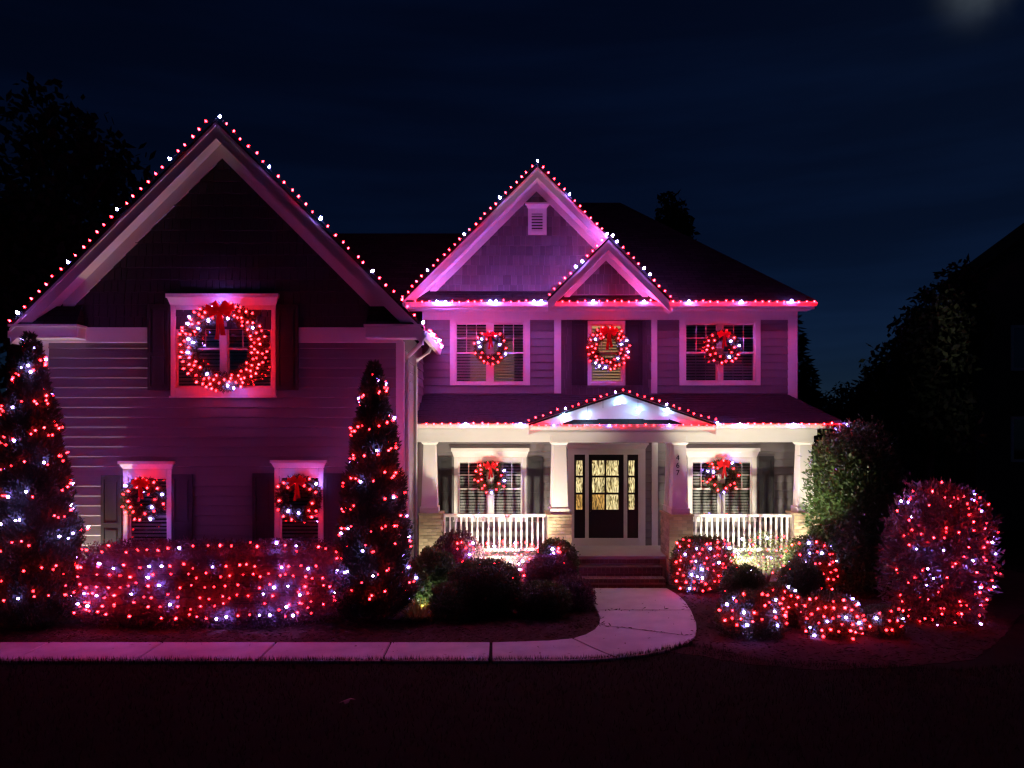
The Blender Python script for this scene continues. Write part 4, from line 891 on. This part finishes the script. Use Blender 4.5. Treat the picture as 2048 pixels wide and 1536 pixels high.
# tall holly and big lit shrub
b9 = bush('holly_shrub', 'tall green holly lit from below beyond the end brick pier', 'shrub', (X(1715, 17.2), 17.2, 1.85), (.95, .75, 2.05), 'holly', 13000, (.10, .05), p=2.2, amp=.16, freq=2.6, seed=41, zmin=-.97, stems=9, core=.72, depth=.4)
b10 = bush('big_lit_shrub', 'large egg shaped shrub full of red and white lights at the bed end', 'shrub', (X(1876, 14.6), 14.6, 1.18), (1.0, .85, 1.50), 'eggleaf', 9500, (.12, .045), p=2.1, amp=.10, seed=42, zmin=-.95, stems=14, core=.5, depth=.6)
b10['sink'] = .14
net('red and white lights strewn over the large egg shaped shrub', [b10], front_grid(b10, 11, 12, -.95, .97, .09, keep=.8), .17, .72)
# sedge tufts lit yellow
def tuft(label, c, r, n, m='yellowgrass', h=.35):
    t = thing('grass_tuft', (c[0], c[1], 0), label, 'plant'); a = rng.uniform(0, 2*np.pi, n); k = rng.uniform(.2, 1, n)
    b0 = np.stack([c[0]+np.cos(a)*.08, c[1]+np.sin(a)*.08, np.full(n, .012)], 1); D = unit(np.stack([np.cos(a)*k*1.6, np.sin(a)*k*1.6, np.full(n, .8)], 1)); S = unit(np.cross(D, np.array([[0, 0, 1.]])))
    tip = b0 + D*(r*rng.uniform(.8, 1.3, n))[:, None]; tip2 = tip + np.stack([np.cos(a)*.1*k, np.sin(a)*.1*k, -.06*np.ones(n)], 1)
    V = np.stack([b0-S*.006, b0+S*.006, tip+S*.005, tip-S*.005], 1); V2 = np.stack([tip-S*.005, tip+S*.005, tip2+S*.001, tip2-S*.001], 1); A_ = np.vstack([V.reshape(-1, 3), V2.reshape(-1, 3)])
    o = place('blades', fast_mesh('blades', A_ - np.array([[c[0], c[1], 0]]), np.arange(len(A_)).reshape(-1, 4), m), (c[0], c[1], 0), t); o['kind'] = 'stuff'
tuft('yellow lit grass tuft at the foot of the green shrub by the cone evergreen', (X(835, 14.55), 14.55), .34, 260)
tuft('yellow lit grass tuft outside the outer cone evergreen', (X(-12, 14.4), 14.4), .36, 260)

# ------------------------------------------------------------------ ground cover
n = 34000
yy = 12.08 - rng.power(.55, n)*7.5; xx = rng.uniform(-10.5, 12, n)
hgt = rng.uniform(.035, .085, n); a = rng.uniform(0, 6.28, n)
edge = []
for x, y in ((-10.2,11.93), (-.2,11.93)): edge.append((x, y))
ext = [tuple(G(x, y)[:2]) for x, y in ((983,1324),(1110,1324),(1180,1322),(1235,1318),(1290,1312),(1340,1301),(1385,1290))]
poly = edge[:1] + ext
lim = np.interp(xx, [p[0] for p in poly], [p[1] for p in poly]); lim = np.where(xx > poly[-1][0], np.interp(xx, [poly[-1][0], 4.2, 7.0, 9.5, 12], [poly[-1][1], 12.0, 11.6, 12.2, 13.5]), lim)
yy = yy + (lim - 12.08) - .005
ed_ = np.arange(n) < 9000; yy = np.where(ed_ & (xx < poly[-1][0]), lim + .03 - np.abs(rng.normal(0, .05, n)), yy); hgt = np.where(ed_, rng.uniform(.05, .13, n), hgt)
V0 = np.stack([xx, yy, np.full(n, .0)], 1); S = np.stack([np.cos(a), np.sin(a), np.zeros(n)], 1)*.005; T = V0 + np.stack([rng.normal(0, .02, n), rng.normal(0, .02, n), hgt], 1)
V = np.stack([V0-S, V0+S, T], 1).reshape(-1, 3); go = place('grass', fast_mesh('grass', V, np.arange(n*3).reshape(-1, 3), 'grass'), (0, 0, 0)); go['kind'] = 'stuff'
go['label'] = 'short dark lawn grass along the front of the walk'; go['category'] = 'grass'
# mulch needles and chips, some spilling over the walk edge
n = 26000; xx = rng.uniform(-10, 9.5, n); yy = rng.uniform(12.94, 17.4, n)
bp_ = np.array(bedpts); 
def inpoly(x, y, poly):
    c = np.zeros(len(x), bool); j = len(poly)-1
    for i in range(len(poly)):
        xi, yi = poly[i]; xj, yj = poly[j]; c ^= ((yi > y) != (yj > y)) & (x < (xj-xi)*(y-yi)/(yj-yi+1e-12)+xi); j = i
    return c
yy = np.where(xx > 3.2, rng.uniform(11.6, 17.4, n), yy)
wm = np.zeros(n, bool)
for s_ in slabs[-4:]:
    cc = np.mean(np.array(s_), axis=0); wm |= inpoly(xx, yy, [tuple(cc + (np.array(q)-cc)*.93) for q in s_])
ok = inpoly(xx, yy, bedpts) & ~wm; xx, yy = xx[ok], yy[ok]; n = len(xx); a = rng.uniform(0, 6.28, n)
V0 = np.stack([xx, yy, rng.uniform(.012, .05, n)], 1); D = unit(np.stack([np.cos(a), np.sin(a), rng.normal(0, .25, n)], 1)); S = unit(np.cross(D, rng.normal(0, 1, (n, 3))))
V, Fq = leaves(V0, D, S, rng.uniform(.05, .14, n), rng.uniform(.007, .02, n)); mo = place('mulch_chips', fast_mesh('mulch_chips', V, Fq, 'chip'), (0, 0, 0)); mo['kind'] = 'stuff'
mo['label'] = 'loose bark mulch and needles lying over the planting beds'; mo['category'] = 'mulch'
n = 260; xx = rng.uniform(-9, 4.4, n); yy = rng.uniform(11.9, 17.3, n); wm = np.zeros(n, bool)
for s_ in slabs: wm |= inpoly(xx, yy, s_)
xx, yy = xx[wm], yy[wm]; n = len(xx); a = rng.uniform(0, 6.28, n)
V0 = np.stack([xx, yy, np.full(n, .043)], 1); D = unit(np.stack([np.cos(a), np.sin(a), rng.uniform(0, .3, n)], 1)); S = unit(np.cross(D, np.array([[0, 0, 1.]]) + rng.normal(0, .3, (n, 3))))
V, Fq = leaves(V0, D, S, rng.uniform(.02, .10, n), rng.uniform(.005, .03, n)); lo_ = place('leaf_litter', fast_mesh('leaf_litter', V, Fq, 'chip'), (0, 0, 0)); lo_['kind'] = 'stuff'
lo_['label'] = 'bits of leaf and needle litter scattered over the walk'; lo_['category'] = 'litter'
c = G(692, 1410); b = MB(); b.add([(-.09,0,.03),(-.03,-.03,.06),(.06,-.01,.085),(.12,.02,.07),(.05,.05,.075),(-.03,.04,.05),(0,-.06,.035),(.04,-.05,.05)], [(0,1,2,5),(2,3,4,5),(1,6,7,2)])
o = place('fallen_leaf', b.mesh('fallen_leaf', 'deadleaf'), c); so_ = o.modifiers.new('thick', 'SOLIDIFY'); so_.thickness = .004; tag(o, 'single pale curled dead leaf lying on the dark lawn', 'leaf')

# ------------------------------------------------------------------ landscape uplights
def uplight(label, pos, aim, energy, cone=70, blend=.5, col=WARM):
    pos = Vector(pos); t = thing('landscape_spotlight', (pos.x, pos.y, 0), label, 'spotlight', 'garden uplights in the beds'); d = (Vector(aim) - pos).normalized(); q = d.to_track_quat('Z', 'Y')
    MB().tube([(pos.x, pos.y, -.05), (pos.x, pos.y, pos.z)], .012, 6).build('stake', 'metal', t)
    b = MB().lathe([(.022, -.13), (.040, -.11), (.042, -.02), (.046, 0), (.038, 0), (.034, -.03)], n=10); o = place('lamp_housing', b.mesh('lamp_housing', 'metal', smooth=True), pos, t, q)
    l = bpy.data.lights.new('uplight_lamp', 'SPOT'); l.energy = energy; l.color = col; l.spot_size = R(cone); l.spot_blend = blend; l.shadow_soft_size = .045
    lo = bpy.data.objects.new('uplight_lamp', l); COL.objects.link(lo); lo.parent = t; lo.location = pos + d*.02 - Vector((pos.x, pos.y, 0)); lo.rotation_mode = 'QUATERNION'; lo.rotation_quaternion = (-d).to_track_quat('Z', 'Y')
uplight('small uplight at the foot of the wing wall beside the outer cone evergreen', (-8.22, 15.34, .30), (-8.12, WD+.02, 1.9), 380, 50, .35)
uplight('small uplight in front of the porch railing beside the twiggy lit shrub', (X(1010, 16.6), 16.6, .36), (X(975, 18.3), 18.3, 2.3), 800, 110, .4)
uplight('small uplight in front of the porch railing beside the ball shrub', (X(1500, 16.6), 16.6, .36), (X(1510, 18.3), 18.3, 2.3), 800, 110, .4)
uplight('small uplight at the end brick pier aimed at the holly', (X(1612, 17.55), 17.55, .35), (7.35, 17.55, 1.7), 150, 120)
uplight('small uplight in the corner of wing and porch by the green shrub', (-1.50, 14.80, .14), (-1.38, 15.4, .85), 20, 120)
uplight('small uplight outside the outer cone evergreen beside the grass tuft', (X(-25, 14.8), 14.8, .45), (X(-14, 14.4), 14.4, .1), 9, 110)
uplight('small uplight behind the ball shrub beside the steps', (X(1398, 17.55), 17.55, .30), (X(1366, 17.85), 17.85, 1.5), 45, 110)
uplight('small uplight at the brick pier next to the garage wing', (-1.42, 17.72, .22), (-1.60, 18.2, 2.4), 70, 100)
uplight('small uplight in front of the shrub left of the steps', (X(1122, 17.45), 17.45, .40), (X(1117, 17.8), 17.8, 1.5), 40, 105)

# ------------------------------------------------------------------ beyond the house
def tree(label, x, d, h, r, n, seed, name='tree', m='fartree', leaf=.35, zc=.62, ry=None, rz=None, group='dark trees around the house', bare=False):
    t = thing(name, (x, d, 0), label, 'tree', group); rg = np.random.default_rng(seed)
    rz = rz or h*(1-zc)*1.05; c = np.array([x, d, h - rz]); r3 = (r, ry or r, rz)
    b = MB(); b.tube([(x, d, 0), (x+.1*r, d, h*.4), (x, d, h*.85)], [.035*h**.8, .025*h**.8, .02], 7)
    for k in range(7 if not bare else 16):
        a = rg.uniform(0, 6.28); z0 = h*rg.uniform(.3, .75); e = Vector((x+math.cos(a)*r*.75, d+math.sin(a)*r*.75, min(h*.98, z0+h*rg.uniform(.12, .3)))); s0 = Vector((x, d, z0))
        b.tube([s0, s0.lerp(e, .5)+Vector((0, 0, .04*h)), e], [.012*h**.8, .008*h**.8, .01], 5)
    b.build('trunk', 'bark', t)
    clumps = unit(rg.normal(0, 1, (16, 3)))*rg.uniform(.35, .85, (16, 1))*np.array(r3)[None]; ci = rg.integers(0, 16, n)
    p = c[None] + clumps[ci] + unit(rg.normal(0, 1, (n, 3)))*(rg.power(2, n)*.42)[:, None]*np.array(r3)[None]
    D = unit(rg.normal(0, 1, (n, 3))); S = unit(np.cross(D, rg.normal(0, 1, (n, 3)))); V, Fq = leaves(p, D, S, leaf*rg.uniform(.5, 1.3, n), leaf*.6*rg.uniform(.5, 1.2, n))
    o = place('crown', fast_mesh('crown', V - np.array([[x, d, 0]]), Fq, m), (x, d, 0), t); o['kind'] = 'stuff'
def far(px, d): return X(px, d)
def conifer(label, x, d, h, r, n, seed):
    t = thing('conifer', (x, d, 0), label, 'tree', 'dark trees around the house'); rg = np.random.default_rng(seed)
    MB().tube([(x, d, 0), (x, d, h*.95)], [.22, .02], 7).build('trunk', 'bark', t)
    tt = 1-np.sqrt(rg.uniform(0, 1, n)); a = rg.uniform(0, 6.28, n); rad = r*(1-tt)**.8*(.75+.25*np.sin(tt*38+np.sin(a*3)))*np.sqrt(rg.uniform(.1, 1, n))
    V0 = np.stack([x+np.cos(a)*rad, d+np.sin(a)*rad, .6+tt*(h-.6)], 1); D = unit(np.stack([np.cos(a), np.sin(a), rg.normal(-.1, .4, n)], 1)); S = unit(np.cross(D, rg.normal(0, 1, (n, 3))))
    V, Fq = leaves(V0, D, S, rg.uniform(.2, .5, n), rg.uniform(.08, .16, n)); o = place('crown', fast_mesh('crown', V-np.array([[x, d, 0]]), Fq, 'fartree'), (x, d, 0), t); o['kind'] = 'stuff'
tree('large dark leafy tree rising behind the wing outer roof edge', far(110, 30), 30, 16.8, 4.4, 9000, 51, leaf=.5, rz=6.5)
tree('dark tree beyond the outer corner of the garage wing, lower than its neighbour', far(10, 27), 27, 12.5, 3.0, 6000, 52, leaf=.45, rz=5)
tree('dark round tree showing over the main hip roof slope', far(1335, 40), 40, 15.3, 1.75, 6000, 53, leaf=.38, rz=3.2)
conifer('dark narrow conifer just behind the end of the upper wall', far(1592, 32), 32, 8.3, 1.3, 5000, 54)
conifer('lower dark conifer behind the porch roof end', far(1618, 36), 36, 6.6, 1.4, 5000, 55)
tree('dark tree with ragged edge in front of the neighbouring house', far(1850, 23), 23, 7.6, 1.55, 8000, 56, leaf=.25, rz=2.8)
tree('tall dark tree leaning over the neighbouring roof corner', far(1895, 25), 25, 8.7, 1.3, 6000, 57, leaf=.25, rz=2.4)
tree('lower dark tree between the porch end and the neighbouring house', far(1790, 28), 28, 5.6, 1.6, 6000, 58, leaf=.28, rz=2.2)
for i, (px, d, h, r, lab) in enumerate(((1668,70,7.2,2.6,'far hazy bare tree nearest the porch end on the horizon'), (1715,75,8.6,2.4,'tallest far bare tree on the horizon'), (1760,68,7.6,2.4,'far bare tree touching the dark garden trees on the horizon'))):
    tree(lab, far(px, d), d, h, r, 1800, 60+i, name='bare_tree', leaf=.45, rz=2.6, bare=True)
wg = MB(); 
V = []; n = 9000; xx = rng.uniform(-60, 70, n); hh = rng.power(.8, n)*(4.0+1.2*np.sin(xx*.21)+.8*np.sin(xx*.57)); V0 = np.stack([xx, 80+rng.uniform(-3, 3, n), hh], 1)
D = unit(rng.normal(0, 1, (n, 3))); S = unit(np.cross(D, rng.normal(0, 1, (n, 3)))); V, Fq = leaves(V0, D, S, rng.uniform(.6, 1.3, n), rng.uniform(.4, .8, n))
fw = place('distant_wood', fast_mesh('distant_wood', V-np.array([[0, 80, 0]]), Fq, 'fartree'), (0, 80, 0)); fw['kind'] = 'stuff'; fw['label'] = 'distant dark wood along the horizon'; fw['category'] = 'wood'
# neighbouring house
NX0, NX1, NY = 16.7, 27.0, 27.0
NH = thing('neighbour_house', ((NX0+NX1)/2, NY, 0), 'dark unlit neighbouring house with a steep gable roof', 'house')
nez = Z(548, NY); nap = nez + (NX1-NX0)/2*.74
MB().box(NX0, NX1, NY, 28.2, 0, nez).build('wall', 'farwall', NH)
MB().prism([(NX0, nez), (NX1, nez), ((NX0+NX1)/2, nap)], NY, NY+.2).build('gable_wall', 'farwall', NH)
b = MB(); xm = (NX0+NX1)/2
b.slab4((NX0-.5, NY-.4, nez-.37+.2), (xm, NY-.4, nap+.2), (xm, 28.5, nap+.2), (NX0-.5, 28.5, nez-.37+.2), .2); b.slab4((xm, NY-.4, nap+.2), (NX1+.5, NY-.4, nez-.37+.2), (NX1+.5, 28.5, nez-.37+.2), (xm, 28.5, nap+.2), .2)
uv_xy(b.build('roof', 'roof', NH))
for (x, z) in ((17.9, 5.6), (17.9, 2.4), (21.6, 5.6), (21.6, 2.4)):
    w_ = MB().box(x, x+1.1, NY-.05, NY+.001, z, z+.1).box(x, x+1.1, NY-.05, NY+.001, z+1.5, z+1.6).box(x, x+.1, NY-.048, NY+.001, z+.1, z+1.5).box(x+1, x+1.1, NY-.048, NY+.001, z+.1, z+1.5).build('window', 'trim', NH)
    MB().box(x+.1, x+1, NY-.02, NY-.01, z+.1, z+1.5).build('pane', 'glass', w_)
